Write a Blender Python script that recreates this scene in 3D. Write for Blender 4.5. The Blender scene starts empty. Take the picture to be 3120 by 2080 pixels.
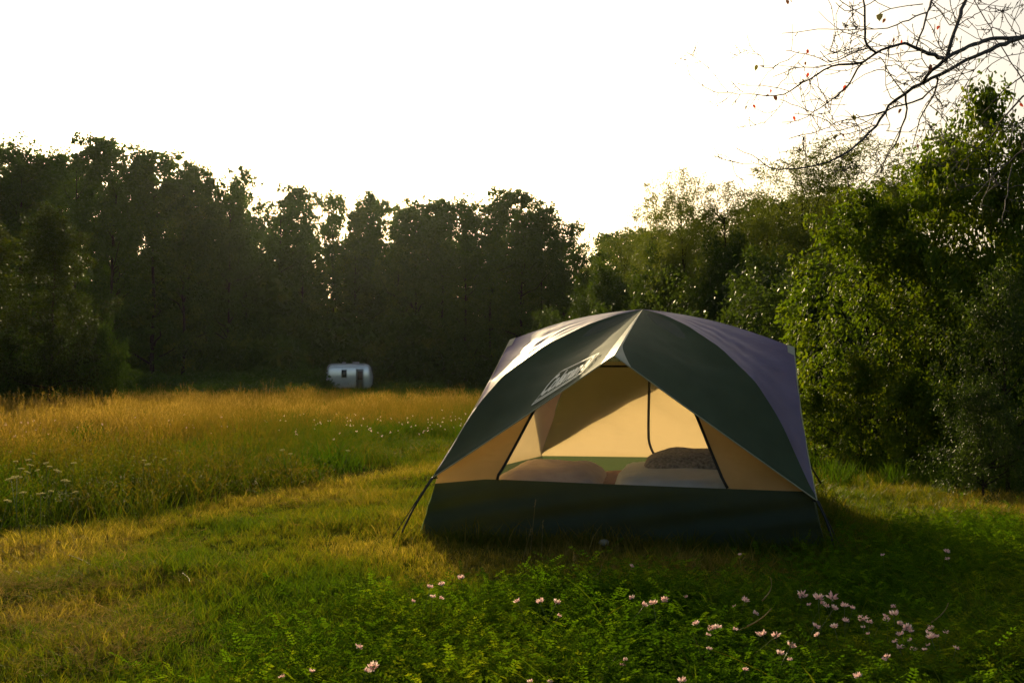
import bpy, math, random
import numpy as np
from mathutils import Vector, Matrix

R = math.radians
scene = bpy.context.scene
col = scene.collection

# ------------------------------------------------------------------ camera, sky, sun, exposure
CAM_H, FOC, HORIZON = 1.30, 2773.0, 1138.0           # metres, focal length in photo pixels, horizon row
PITCH = math.atan((HORIZON - 1040.0) / FOC)
cam_d = bpy.data.cameras.new("camera")
cam = bpy.data.objects.new("camera", cam_d)
col.objects.link(cam)
cam.location = (0, 0, CAM_H)
cam.rotation_euler = (R(90) + PITCH, 0, 0)
cam_d.sensor_width = 36.0
cam_d.lens = 36.0 * FOC / 3120.0
cam_d.clip_start, cam_d.clip_end = 0.05, 2000.0
scene.camera = cam

SUN_EL, SUN_AZ = R(18.0), R(-11.4)                    # azimuth from +Y, positive to the right
world = bpy.data.worlds.new("World")
scene.world = world
world.use_nodes = True
wn = world.node_tree
wn.nodes.clear()
sky = wn.nodes.new("ShaderNodeTexSky")
sky.sky_type = 'NISHITA'
sky.sun_disc = False
sky.sun_elevation = SUN_EL
sky.sun_rotation = SUN_AZ
sky.air_density, sky.dust_density, sky.ozone_density = 1.0, 7.0, 1.0
bg = wn.nodes.new("ShaderNodeBackground")
bg.inputs["Strength"].default_value = 0.14
wo = wn.nodes.new("ShaderNodeOutputWorld")
wb = wn.nodes.new("ShaderNodeMix"); wb.data_type = 'RGBA'; wb.blend_type = 'MULTIPLY'   # the photograph's warm white balance
wb.inputs[0].default_value = 1.0; wb.inputs[7].default_value = (1.0, .965, .86, 1)
wn.links.new(sky.outputs[0], wb.inputs[6]); wn.links.new(wb.outputs[2], bg.inputs["Color"])
wn.links.new(bg.outputs[0], wo.inputs["Surface"])

sun_d = bpy.data.lights.new("sun", 'SUN')
sun_d.energy, sun_d.angle, sun_d.color = 4.8, R(0.5), (1.0, 0.785, 0.43)
sun = bpy.data.objects.new("sun", sun_d)
col.objects.link(sun)
sun_dir = Vector((math.sin(SUN_AZ) * math.cos(SUN_EL), math.cos(SUN_AZ) * math.cos(SUN_EL), math.sin(SUN_EL)))
sun.rotation_euler = sun_dir.to_track_quat('Z', 'Y').to_euler()
sun.location = (-20, 90, 40)

vs = scene.view_settings
vs.view_transform, vs.look = 'Standard', 'None'
vs.exposure, vs.gamma, vs.use_curve_mapping = 0.3, 1.0, False
cy = scene.cycles
cy.max_bounces, cy.diffuse_bounces, cy.glossy_bounces = 7, 4, 2
cy.transmission_bounces, cy.transparent_max_bounces, cy.volume_bounces = 5, 8, 0
cy.caustics_reflective = cy.caustics_refractive = False
cy.sample_clamp_indirect = 4.0
cy.use_denoising = True
cy.use_adaptive_sampling = False

# ------------------------------------------------------------------ helpers
def at(px, py, Y):
    """world point at depth Y seen at photo pixel (px, py)"""
    dx, dz = (px - 1560.0) / FOC, (1040.0 - py) / FOC
    fy = math.cos(PITCH) - dz * math.sin(PITCH)
    fz = math.sin(PITCH) + dz * math.cos(PITCH)
    return Vector((dx * Y / fy, Y, CAM_H + fz * Y / fy))

def ground_at(px, py, z=0.0):
    dx, dz = (px - 1560.0) / FOC, (1040.0 - py) / FOC
    fy = math.cos(PITCH) - dz * math.sin(PITCH)
    fz = math.sin(PITCH) + dz * math.cos(PITCH)
    t = (z - CAM_H) / fz
    return Vector((dx * t, fy * t, z))

def gz(x, y):
    x, y = np.asarray(x, float), np.asarray(y, float)
    h = 0.020 * np.sin(1.7 * x + 0.6) * np.sin(1.3 * y + 1.1) + 0.035 * np.sin(0.45 * x + 0.3 * y) + 0.012 * np.sin(4.1 * x - 2.2 * y)
    f = np.clip(np.hypot((x - 0.95) / 2.6, (y - 8.2) / 2.4) - 0.8, 0, 1)
    d = np.clip((y - 52) / 34, 0, 1)
    return h * f - .6 * d * d * (3 - 2 * d)

def tag(o, label=None, cat=None, group=None, kind=None):
    if label: o["label"] = label
    if cat: o["category"] = cat
    if group: o["group"] = group
    if kind: o["kind"] = kind
    return o

def empty(name, loc=(0, 0, 0)):
    o = bpy.data.objects.new(name, None)
    o.empty_display_size = 0.2
    o.location = loc
    col.objects.link(o)
    return o

def link(name, mesh, parent=None, loc=None):
    o = bpy.data.objects.new(name, mesh)
    col.objects.link(o)
    if parent: o.parent = parent
    if loc is not None: o.location = loc
    return o

def np_mesh(name, V, F, mat=None, smooth=False, attrs=None):
    """V (n,3); F = list of (m,k) index arrays; attrs = {name: float per vertex}"""
    V = np.asarray(V, np.float32).reshape(-1, 3)
    if isinstance(F, np.ndarray): F = [F]
    F = [np.asarray(f, np.int32) for f in F if len(f)]
    me = bpy.data.meshes.new(name)
    me.vertices.add(len(V))
    me.vertices.foreach_set("co", V.ravel())
    nl = sum(f.size for f in F); npol = sum(len(f) for f in F)
    if npol:
        me.loops.add(nl)
        me.loops.foreach_set("vertex_index", np.concatenate([f.ravel() for f in F]))
        me.polygons.add(npol)
        tot = np.concatenate([np.full(len(f), f.shape[1], np.int32) for f in F])
        me.polygons.foreach_set("loop_start", np.concatenate([[0], np.cumsum(tot)[:-1]]).astype(np.int32))
        if smooth: me.polygons.foreach_set("use_smooth", np.ones(npol, bool))
    for k, a in (attrs or {}).items():
        a = np.asarray(a)
        if a.ndim == 2:
            at_ = me.attributes.new(k, 'FLOAT_VECTOR', 'POINT'); at_.data.foreach_set("vector", a.astype(np.float32).ravel())
        elif a.dtype.kind == 'i':
            at_ = me.attributes.new(k, 'INT', 'POINT'); at_.data.foreach_set("value", a.astype(np.int32))
        else:
            at_ = me.attributes.new(k, 'FLOAT', 'POINT'); at_.data.foreach_set("value", a.astype(np.float32))
    me.update(calc_edges=True)
    me.validate(verbose=False)
    if mat: me.materials.append(mat)
    return me

def tubes(paths, sides=6, close=True):
    """paths: list of (points (n,3), radii (n,)) -> V, F lists"""
    Vs, Fs, base = [], [], 0
    for P, r in paths:
        P = np.asarray(P, float); n = len(P)
        r = np.broadcast_to(np.asarray(r, float), (n,))
        T = np.gradient(P, axis=0); T /= np.linalg.norm(T, axis=1, keepdims=True) + 1e-9
        up = np.array([0, 0, 1.0]) if abs(T[:, 2]).mean() < 0.8 else np.array([1.0, 0.15, 0])
        A = np.cross(T, up); A /= np.linalg.norm(A, axis=1, keepdims=True) + 1e-9
        B = np.cross(T, A)
        th = np.arange(sides) * 2 * np.pi / sides
        ring = P[:, None] + r[:, None, None] * (np.cos(th)[None, :, None] * A[:, None] + np.sin(th)[None, :, None] * B[:, None])
        Vs.append(ring.reshape(-1, 3))
        i = np.arange(n - 1)[:, None] * sides; j = np.arange(sides)[None]
        jn = (j + 1) % sides
        q = np.stack([i + j, i + jn, i + sides + jn, i + sides + j], -1).reshape(-1, 4) + base
        Fs.append(q)
        if close:
            c = np.stack([np.arange(sides)[::-1] + base, np.arange(sides) + base + (n - 1) * sides])
            Fs.append(c)
        base += n * sides
    quads = np.concatenate([f for f in Fs if f.shape[1] == 4]) if any(f.shape[1] == 4 for f in Fs) else np.zeros((0, 4), int)
    rest = [f for f in Fs if f.shape[1] != 4]
    return np.concatenate(Vs), [quads] + ([np.concatenate(rest)] if rest else [])

def grid_faces(nu, nv, base=0):
    i, j = np.meshgrid(np.arange(nu - 1), np.arange(nv - 1), indexing='ij')
    a = i * nv + j + base
    return np.stack([a, a + nv, a + nv + 1, a + 1], -1).reshape(-1, 4)

def unit(a):
    return a / (np.linalg.norm(a, axis=-1, keepdims=True) + 1e-9)

def leaf_geo(pos, axis, nrm, L, W, tint, shape=4, fold=0.18, droop=0.12):
    """a cloud of folded leaves -> V, F, tint attr"""
    n = len(pos)
    axis = unit(axis); side = unit(np.cross(axis, nrm)); nrm = np.cross(side, axis)
    L = np.broadcast_to(L, (n,))[:, None]; W = np.broadcast_to(W, (n,))[:, None]
    tip = pos + axis * L + np.array([0, 0, -1.0]) * droop * L
    if shape == 4:
        m = pos + axis * L * 0.45 + nrm * fold * W
        V = np.stack([pos, m + side * W, tip, m - side * W], 1).reshape(-1, 3)
        b = np.arange(n)[:, None] * 4
        F = np.concatenate([b + np.array([[0, 1, 2]]), b + np.array([[0, 2, 3]])])
        k = 4
    else:
        m1 = pos + axis * L * 0.28 + nrm * fold * W; m2 = pos + axis * L * 0.66 + nrm * fold * W * .6 + np.array([0, 0, -1.0]) * droop * L * .3
        V = np.stack([pos, m1 + side * W, m2 + side * W * .82, tip, m2 - side * W * .82, m1 - side * W], 1).reshape(-1, 3)
        b = np.arange(n)[:, None] * 6
        F = np.concatenate([b + np.array([[0, 1, 2, 3]]), b + np.array([[0, 3, 4, 5]])])
        k = 6
    return V, F, np.repeat(tint, k)

# ------------------------------------------------------------------ materials
def new_mat(name):
    m = bpy.data.materials.new(name); m.use_nodes = True
    nt = m.node_tree; nt.nodes.clear()
    out = nt.nodes.new("ShaderNodeOutputMaterial")
    return m, nt, out

def node(nt, t, **kw):
    n = nt.nodes.new(t)
    for k, v in kw.items():
        if hasattr(n, k): setattr(n, k, v)
        else: n.inputs[k.replace('_', ' ')].default_value = v
    return n

def ramp(nt, fac, stops):
    r = nt.nodes.new("ShaderNodeValToRGB")
    el = r.color_ramp.elements
    while len(el) < len(stops): el.new(0.5)
    for e, (p, c) in zip(el, stops):
        e.position = p; e.color = (*c, 1)
    nt.links.new(fac, r.inputs[0])
    return r.outputs[0]

def math_n(nt, op, a, b=0.0):
    n = nt.nodes.new("ShaderNodeMath"); n.operation = op
    for i, v in enumerate((a, b)):
        if isinstance(v, (int, float)): n.inputs[i].default_value = v
        else: nt.links.new(v, n.inputs[i])
    return n.outputs[0]

def leaf_mat(name, stops, trans=0.45, tgain=(1.5, 1.35, 0.6), rough=0.42, spec=0.4, inst=0.0, obj=0.0):
    m, nt, out = new_mat(name)
    a = node(nt, "ShaderNodeAttribute", attribute_name="tint")
    f = a.outputs["Fac"]
    if inst:
        b = node(nt, "ShaderNodeAttribute", attribute_name="itint", attribute_type='INSTANCER')
        f = math_n(nt, 'ADD', math_n(nt, 'MULTIPLY', f, 1 - inst), math_n(nt, 'MULTIPLY', b.outputs["Fac"], inst))
    if obj:
        oi = nt.nodes.new("ShaderNodeObjectInfo")
        f = math_n(nt, 'ADD', math_n(nt, 'MULTIPLY', f, 1 - obj), math_n(nt, 'MULTIPLY', oi.outputs["Random"], obj))
    c = ramp(nt, f, stops)
    p = node(nt, "ShaderNodeBsdfPrincipled", Roughness=rough)
    p.inputs["Specular IOR Level"].default_value = spec
    nt.links.new(c, p.inputs["Base Color"])
    mul = nt.nodes.new("ShaderNodeMix"); mul.data_type = 'RGBA'; mul.blend_type = 'MULTIPLY'
    mul.inputs[0].default_value = 1.0
    nt.links.new(c, mul.inputs[6]); mul.inputs[7].default_value = (*tgain, 1)
    t = nt.nodes.new("ShaderNodeBsdfTranslucent"); nt.links.new(mul.outputs[2], t.inputs[0])
    mx = nt.nodes.new("ShaderNodeMixShader"); mx.inputs[0].default_value = trans
    nt.links.new(p.outputs[0], mx.inputs[1]); nt.links.new(t.outputs[0], mx.inputs[2])
    nt.links.new(mx.outputs[0], out.inputs[0])
    return m

def solid_mat(name, c, rough=0.6, metal=0.0, spec=0.4, noise=0.0, nscale=8.0, bump=0.0, bscale=40.0):
    m, nt, out = new_mat(name)
    p = node(nt, "ShaderNodeBsdfPrincipled", Roughness=rough, Metallic=metal)
    p.inputs["Specular IOR Level"].default_value = spec
    tc = nt.nodes.new("ShaderNodeTexCoord")
    if noise:
        n = node(nt, "ShaderNodeTexNoise", Scale=nscale, Detail=5.0); nt.links.new(tc.outputs["Object"], n.inputs["Vector"])
        lo = tuple(v * (1 - noise) for v in c); hi = tuple(min(1, v * (1 + noise)) for v in c)
        nt.links.new(ramp(nt, n.outputs[0], [(0.3, lo), (0.7, hi)]), p.inputs["Base Color"])
    else:
        p.inputs["Base Color"].default_value = (*c, 1)
    if bump:
        n2 = node(nt, "ShaderNodeTexNoise", Scale=bscale, Detail=4.0); nt.links.new(tc.outputs["Object"], n2.inputs["Vector"])
        b = node(nt, "ShaderNodeBump", Strength=bump, Distance=0.02)
        nt.links.new(n2.outputs[0], b.inputs["Height"]); nt.links.new(b.outputs[0], p.inputs["Normal"])
    nt.links.new(p.outputs[0], out.inputs[0])
    return m

def cloth_mat(name, c, tc=None, trans=0.25, rough=0.5, spec=0.5, wrinkle=0.35, wscale=(3.0, 3.0, 14.0), alpha=1.0, sheen=0.0):
    """thin woven nylon: wrinkled, a little shiny, lets light through"""
    m, nt, out = new_mat(name)
    p = node(nt, "ShaderNodeBsdfPrincipled", Roughness=rough)
    p.inputs["Specular IOR Level"].default_value = spec
    co = nt.nodes.new("ShaderNodeTexCoord")
    n0 = node(nt, "ShaderNodeTexNoise", Scale=5.0, Detail=4.0); nt.links.new(co.outputs["Object"], n0.inputs["Vector"])
    lo = tuple(v * .86 for v in c); hi = tuple(v * 1.12 for v in c)
    cc = ramp(nt, n0.outputs[0], [(0.3, lo), (0.7, hi)])
    nt.links.new(cc, p.inputs["Base Color"])
    mp = node(nt, "ShaderNodeMapping"); mp.inputs["Scale"].default_value = wscale
    nt.links.new(co.outputs["Object"], mp.inputs["Vector"])
    n1 = node(nt, "ShaderNodeTexNoise", Scale=1.0, Detail=3.0, Distortion=0.6); nt.links.new(mp.outputs[0], n1.inputs["Vector"])
    bm = node(nt, "ShaderNodeBump", Strength=wrinkle, Distance=0.05)
    nt.links.new(n1.outputs[0], bm.inputs["Height"]); nt.links.new(bm.outputs[0], p.inputs["Normal"])
    t = nt.nodes.new("ShaderNodeBsdfTranslucent")
    t.inputs[0].default_value = (*(tc or c), 1)
    nt.links.new(bm.outputs[0], t.inputs["Normal"])
    mx = nt.nodes.new("ShaderNodeMixShader"); mx.inputs[0].default_value = trans
    nt.links.new(p.outputs[0], mx.inputs[1]); nt.links.new(t.outputs[0], mx.inputs[2])
    last = mx.outputs[0]
    if alpha < 1:
        tr = nt.nodes.new("ShaderNodeBsdfTransparent")
        m2 = nt.nodes.new("ShaderNodeMixShader"); m2.inputs[0].default_value = alpha
        nt.links.new(tr.outputs[0], m2.inputs[1]); nt.links.new(last, m2.inputs[2]); last = m2.outputs[0]
    nt.links.new(last, out.inputs[0])
    return m

M = {}
M['lawn'] = leaf_mat("lawn_blades", [(0.0, (.026, .066, .003)), (.35, (.060, .096, .005)), (.62, (.115, .115, .009)), (.85, (.22, .160, .028)), (1.0, (.40, .28, .085))],
                     trans=.5, tgain=(1.45, 1.5, .5), rough=.5, spec=.14, inst=.6)
M['tall'] = leaf_mat("tall_grass_blades", [(0.0, (.028, .074, .004)), (.4, (.060, .092, .007)), (.65, (.125, .096, .014)), (.85, (.19, .122, .028)), (1.0, (.36, .24, .085))],
                     trans=.5, tgain=(1.4, 1.35, .5), rough=.6, spec=.03, inst=.5)
M['vetch'] = leaf_mat("vetch_leaflets", [(0.0, (.034, .088, .005)), (.6, (.072, .130, .007)), (1.0, (.16, .185, .011))],
                      trans=.5, tgain=(1.5, 1.5, .4), rough=.55, spec=0.0, inst=.5)
M['hay'] = leaf_mat("dry_hay", [(0.0, (.22, .135, .028)), (.5, (.36, .24, .065)), (1.0, (.50, .36, .14))], trans=.3, tgain=(1.1, 1, .7), rough=.7, spec=0.0, inst=.3)
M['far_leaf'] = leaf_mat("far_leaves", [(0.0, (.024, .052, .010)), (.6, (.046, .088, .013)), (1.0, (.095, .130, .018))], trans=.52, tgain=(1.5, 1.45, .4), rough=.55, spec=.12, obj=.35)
M['willow_leaf'] = leaf_mat("willow_leaves", [(0.0, (.060, .092, .018)), (.6, (.095, .130, .024)), (1.0, (.14, .16, .034))], trans=.55, tgain=(1.4, 1.25, .5), rough=.5, spec=.15, obj=.25)
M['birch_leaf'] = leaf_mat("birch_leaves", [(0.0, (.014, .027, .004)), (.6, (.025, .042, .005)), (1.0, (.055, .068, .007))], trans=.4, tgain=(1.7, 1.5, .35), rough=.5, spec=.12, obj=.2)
M['near_leaf'] = leaf_mat("near_leaves", [(0.0, (.038, .078, .006)), (.5, (.072, .120, .009)), (1.0, (.14, .165, .012))], trans=.55, tgain=(1.6, 1.45, .4), rough=.45, spec=.09, obj=.2)
M['dark_leaf'] = leaf_mat("dark_shrub_leaves", [(0.0, (.026, .048, .010)), (.6, (.044, .075, .014)), (1.0, (.08, .105, .02))], trans=.42, tgain=(1.5, 1.4, .5), rough=.45, spec=.14, obj=.2)
M['bark'] = solid_mat("bark", (.034, .029, .020), .95, spec=0.0, noise=.4, nscale=14, bump=.6)
M['twig'] = solid_mat("dark_twig", (.085, .072, .062), .8, noise=.35, nscale=30, bump=.4)
M['red_leaf'] = leaf_mat("red_leaf", [(0.0, (.30, .05, .03)), (1.0, (.42, .09, .05))], trans=.5, tgain=(1.6, 1, .9), obj=.6)
M['brown_leaf'] = leaf_mat("brown_leaf", [(0.0, (.10, .055, .03)), (1.0, (.16, .08, .045))], trans=.4, tgain=(1.4, 1, .8), obj=.6)
M['olive_leaf'] = leaf_mat("olive_leaf", [(0.0, (.10, .11, .03)), (1.0, (.15, .14, .05))], trans=.4, tgain=(1.3, 1.2, .8), obj=.6)
M['petal'] = leaf_mat("pink_petals", [(0.0, (.72, .46, .47)), (.5, (.86, .68, .64)), (1.0, (.90, .82, .75))], trans=.45, tgain=(1.1, 1, .95), rough=.5, spec=.3)
M['umbel'] = leaf_mat("cream_umbel", [(0.0, (.26, .25, .10)), (1.0, (.44, .42, .24))], trans=.4, tgain=(1.1, 1.05, .8), rough=.6, spec=.2)
M['stem'] = leaf_mat("green_stem", [(0.0, (.06, .10, .02)), (1.0, (.10, .13, .03))], trans=.2)
M['stalk'] = leaf_mat("straw_stalk", [(0.0, (.14, .13, .04)), (1.0, (.40, .30, .13))], trans=.35)
M['stone'] = solid_mat("pale_stone", (.26, .235, .18), .9, noise=.3, nscale=20, bump=.5)

M['fly_green'] = cloth_mat("green_fly", (.078, .106, .060), (.11, .145, .065), trans=.30, rough=.7, spec=.12, wrinkle=.035, wscale=(3, 3, 11))
M['fly_purple'] = cloth_mat("purple_fly", (.17, .148, .27), (.30, .25, .40), trans=.34, rough=.48, spec=.35, wrinkle=.14, wscale=(5, 5, 15))
M['cream'] = cloth_mat("cream_strip", (.62, .58, .38), (.55, .50, .28), trans=.3, rough=.5, spec=.4, wrinkle=.2)
M['tan'] = cloth_mat("tan_wall", (.58, .42, .20), (.80, .60, .30), trans=.60, rough=.65, spec=.1, wrinkle=.25, wscale=(3, 3, 7))
M['tub'] = cloth_mat("dark_green_tub", (.030, .046, .031), (.22, .30, .09), trans=.24, rough=.6, spec=.15, wrinkle=.2, wscale=(3, 3, 5))
M['mesh_net'] = cloth_mat("insect_mesh", (.36, .32, .26), (.30, .25, .18), trans=.45, rough=.8, spec=.05, wrinkle=.1, alpha=.38)
M['tape'] = solid_mat("dark_tape", (.018, .017, .014), .6)
M['pole'] = solid_mat("dark_pole", (.020, .020, .022), .38, spec=.5)
M['print'] = solid_mat("pale_print", (.60, .63, .52), .6)

# ------------------------------------------------------------------ ground
def ground():
    xs = np.unique(np.concatenate([np.linspace(-160, -14, 40), np.linspace(-14, 14, 141), np.linspace(14, 160, 40)]))
    ys = np.unique(np.concatenate([np.linspace(-40, -2, 12), np.linspace(-2, 22, 121), np.linspace(22, 170, 60)]))
    X, Y = np.meshgrid(xs, ys, indexing='ij')
    V = np.stack([X, Y, gz(X, Y)], -1)
    m, nt, out = new_mat("soil_and_thatch")
    p = node(nt, "ShaderNodeBsdfPrincipled", Roughness=1.0); p.inputs["Specular IOR Level"].default_value = 0.0
    co = nt.nodes.new("ShaderNodeTexCoord")
    n = node(nt, "ShaderNodeTexNoise", Scale=1.2, Detail=9.0, Roughness=.7); nt.links.new(co.outputs["Object"], n.inputs["Vector"])
    nt.links.new(ramp(nt, n.outputs[0], [(.3, (.020, .030, .005)), (.5, (.042, .050, .008)), (.7, (.085, .065, .016))]), p.inputs["Base Color"])
    n2 = node(nt, "ShaderNodeTexNoise", Scale=25.0, Detail=6.0); nt.links.new(co.outputs["Object"], n2.inputs["Vector"])
    b = node(nt, "ShaderNodeBump", Strength=.8, Distance=.04); nt.links.new(n2.outputs[0], b.inputs["Height"]); nt.links.new(b.outputs[0], p.inputs["Normal"])
    nt.links.new(p.outputs[0], out.inputs[0])
    o = link("ground", np_mesh("ground", V, grid_faces(len(xs), len(ys)), m, smooth=True))
    tag(o, kind="structure")
ground()

def haze():
    """thin evening air round the whole field"""
    x, y0, y1, z0, z1 = 165, -45, 175, -1.9, 23.0
    v = np.array([(a, b, c) for a in (-x, x) for b in (y0, y1) for c in (z0, z1)])
    f = np.array([[0, 1, 3, 2], [4, 6, 7, 5], [0, 4, 5, 1], [2, 3, 7, 6], [0, 2, 6, 4], [1, 5, 7, 3]])
    m, nt, out = new_mat("evening_haze")
    p = nt.nodes.new("ShaderNodeVolumePrincipled")
    p.inputs["Color"].default_value = (.86, 1.0, .92, 1)
    p.inputs["Density"].default_value = HAZE
    p.inputs["Anisotropy"].default_value = .80
    nt.links.new(p.outputs[0], out.inputs["Volume"])
    tag(link("haze", np_mesh("haze", v, f, m)), "thin warm evening haze over the field", kind="stuff")
HAZE = .000055
haze()

# ------------------------------------------------------------------ scatter: many tufts, one countless mass
def scatter_group():
    ng = bpy.data.node_groups.new("scatter", 'GeometryNodeTree')
    ng.interface.new_socket("Geometry", in_out='INPUT', socket_type='NodeSocketGeometry')
    ng.interface.new_socket("Count", in_out='INPUT', socket_type='NodeSocketInt')
    ng.interface.new_socket("Geometry", in_out='OUTPUT', socket_type='NodeSocketGeometry')
    return ng

def build_scatter(K):
    ng = bpy.data.node_groups.new("scatter_%d" % K, 'GeometryNodeTree')
    ng.interface.new_socket("Geometry", in_out='INPUT', socket_type='NodeSocketGeometry')
    ng.interface.new_socket("Geometry", in_out='OUTPUT', socket_type='NodeSocketGeometry')
    N, L = ng.nodes, ng.links
    gi, go = N.new("NodeGroupInput"), N.new("NodeGroupOutput")
    def named(nm, t):
        n = N.new("GeometryNodeInputNamedAttribute"); n.data_type = t; n.inputs["Name"].default_value = nm
        return n.outputs["Attribute"]
    vid = named("vid", 'INT')
    def sep(k):
        c = N.new("FunctionNodeCompare"); c.data_type = 'INT'; c.operation = 'EQUAL'
        L.new(vid, c.inputs[2]); c.inputs[3].default_value = k
        s = N.new("GeometryNodeSeparateGeometry"); s.domain = 'POINT'
        L.new(gi.outputs[0], s.inputs[0]); L.new(c.outputs[0], s.inputs[1])
        return s.outputs[0]
    join = N.new("GeometryNodeJoinGeometry")
    for k in range(K):
        g = N.new("GeometryNodeGeometryToInstance"); L.new(sep(k), g.inputs[0]); L.new(g.outputs[0], join.inputs[0])
    ip = N.new("GeometryNodeInstanceOnPoints")
    L.new(sep(-1), ip.inputs["Points"]); L.new(join.outputs[0], ip.inputs["Instance"])
    ip.inputs["Pick Instance"].default_value = True
    L.new(named("pick", 'INT'), ip.inputs["Instance Index"])
    e2r = N.new("FunctionNodeEulerToRotation"); L.new(named("rotv", 'FLOAT_VECTOR'), e2r.inputs[0])
    L.new(e2r.outputs[0], ip.inputs["Rotation"]); L.new(named("scl", 'FLOAT_VECTOR'), ip.inputs["Scale"])
    L.new(ip.outputs[0], go.inputs[0])
    return ng
_groups = {}

def scatter(name, variants, P, scl, rotv, itint, mat, label=None):
    """variants: list of (V, Flist, tint); P (n,3) points that each carry one tuft"""
    rng = np.random.default_rng(len(P) + 5)
    Vs, Fs, vid, tint, base = [], [], [], [], 0
    for k, (V, F, t) in enumerate(variants):
        Vs.append(V); vid.append(np.full(len(V), k)); tint.append(t)
        Fs += [f + base for f in F]; base += len(V)
    n = len(P)
    Vs.append(P); vid.append(np.full(n, -1)); tint.append(np.zeros(n))
    z = base
    pad = lambda a, d=0.0: np.concatenate([np.full((z,) + a.shape[1:], d), a])
    scl = np.asarray(scl, float)
    if scl.ndim == 1: scl = np.repeat(scl[:, None], 3, 1)
    byk = {}
    for f in Fs: byk.setdefault(f.shape[1], []).append(f)
    me = np_mesh(name, np.concatenate(Vs), [np.concatenate(v) for v in byk.values()], mat, attrs={
        "vid": np.concatenate(vid).astype(int), "tint": np.concatenate(tint), "pick": pad(rng.integers(0, len(variants), n), 0).astype(int),
        "rotv": pad(np.asarray(rotv, float)), "scl": pad(scl, 1.0), "itint": pad(np.asarray(itint, float))})
    o = link(name, me)
    K = len(variants)
    if K not in _groups: _groups[K] = build_scatter(K)
    md = o.modifiers.new("scatter", 'NODES'); md.node_group = _groups[K]
    tag(o, kind="stuff", label=label)
    return o

def tuft(rng, n, spread, hmin, hmax, w, lean=.5, seg=2, head=0.0, lay=0.0, tint_lo=0.0, tint_hi=1.0):
    """n grass blades; head>0 gives a feathery seed head on part of them; lay lays the blades down"""
    Vs, Fs3, Fs4, T, base = [], [], [], [], 0
    for i in range(n):
        a, r = rng.uniform(0, 6.283), spread * math.sqrt(rng.uniform())
        p0 = np.array([r * math.cos(a), r * math.sin(a), -.01])
        h = rng.uniform(hmin, hmax)
        b = rng.uniform(0, 6.283); ln = lean * rng.uniform(.15, 1.0) * h
        d = np.array([math.cos(b), math.sin(b), 0.0])
        sd = rng.uniform(0, 6.283); s = np.array([math.cos(sd), math.sin(sd), 0]) * w * rng.uniform(.6, 1.3) / 2
        pts = []
        for k in range(seg + 1):
            u = k / seg
            pts.append(p0 + d * ln * u ** 1.8 + np.array([0, 0, h * u * (1 - .25 * lean * u)]) * (1 - lay) + d * lay * h * u)
        t = rng.uniform(tint_lo, tint_hi)
        ring = []
        for k in range(seg):
            wk = 1 - .45 * k / seg
            ring += [pts[k] - s * wk, pts[k] + s * wk]
        ring.append(pts[-1])
        Vs.append(np.array(ring)); T += [t] * len(ring)
        for k in range(seg - 1): Fs4.append([base + 2 * k, base + 2 * k + 1, base + 2 * k + 3, base + 2 * k + 2])
        Fs3.append([base + 2 * seg - 2, base + 2 * seg - 1, base + 2 * seg]); base += len(ring)
        if head and rng.uniform() < head:
            for q in range(7):
                c = pts[-1] - (pts[-1] - pts[-2]) * (q / 7.0) * .45
                o = rng.normal(0, 1, 3); o[2] = abs(o[2]) + .6; o = o / np.linalg.norm(o)
                L = .022 * rng.uniform(.7, 1.6); sv = np.cross(o, [0.3, .5, .2]); sv = sv / np.linalg.norm(sv) * .0045
                Vs.append(np.array([c - sv, c + sv, c + o * L])); T += [min(1.0, t + .3)] * 3
                Fs3.append([base, base + 1, base + 2]); base += 3
    F = [np.array(Fs3)]
    if Fs4: F.append(np.array(Fs4))
    return np.concatenate(Vs), F, np.array(T)

def in_poly(x, y, poly):
    inside = np.zeros(len(x), bool); n = len(poly)
    for i in range(n):
        x1, y1 = poly[i]; x2, y2 = poly[(i + 1) % n]
        c = ((y1 > y) != (y2 > y)) & (x < (x2 - x1) * (y - y1) / (y2 - y1 + 1e-12) + x1)
        inside ^= c
    return inside

def noise2(x, y, s, seed=0):
    """cheap smooth 2-D noise in 0..1"""
    r = np.random.default_rng(seed); v = 0
    for k in range(6):
        a, ph = r.uniform(0, 6.283), r.uniform(0, 6.283, 2); f = s * r.uniform(.6, 1.9)
        v = v + np.sin(f * (x * math.cos(a) + y * math.sin(a)) + ph[0] + .8 * np.sin(f * .7 * (y * math.cos(a) - x * math.sin(a)) + ph[1]))
    return np.clip(.5 + v / 7.0, 0, 1)

TENT_POLY = [(-.74, 7.15), (2.22, 6.66), (3.05, 9.30), (.12, 9.85)]
def wedge(rng, y0, y1, dens, pad=1.6):
    """points over the strip of field between depths y0 and y1, a step wider than the view"""
    xm = .585 * y1 + pad
    n = int(2 * xm * (y1 - y0) * dens)
    x, y = rng.uniform(-xm, xm, n), rng.uniform(y0, y1, n)
    k = np.abs(x) < .585 * y + pad
    return x[k], y[k]

# edge of the unmown meadow: tall grass lies on the far left side of this polygon
MEADOW = [(-30, 4.0), (-6.5, 5.6), (-3.9, 7.4), (-2.6, 9.4), (-1.7, 12.0), (-1.2, 15.0), (.6, 17.5), (2.2, 19), (2.6, 30), (-2, 36), (-12, 37), (-40, 36)]
VETCH = [(-1.25, 2.2), (-.85, 3.4), (-.72, 4.3), (-.25, 5.0), (.6, 5.05), (1.6, 5.0), (2.2, 5.5), (2.75, 6.3), (3.2, 7.2), (4.4, 7.8), (6.5, 7.2), (6, 2.0)]

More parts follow.
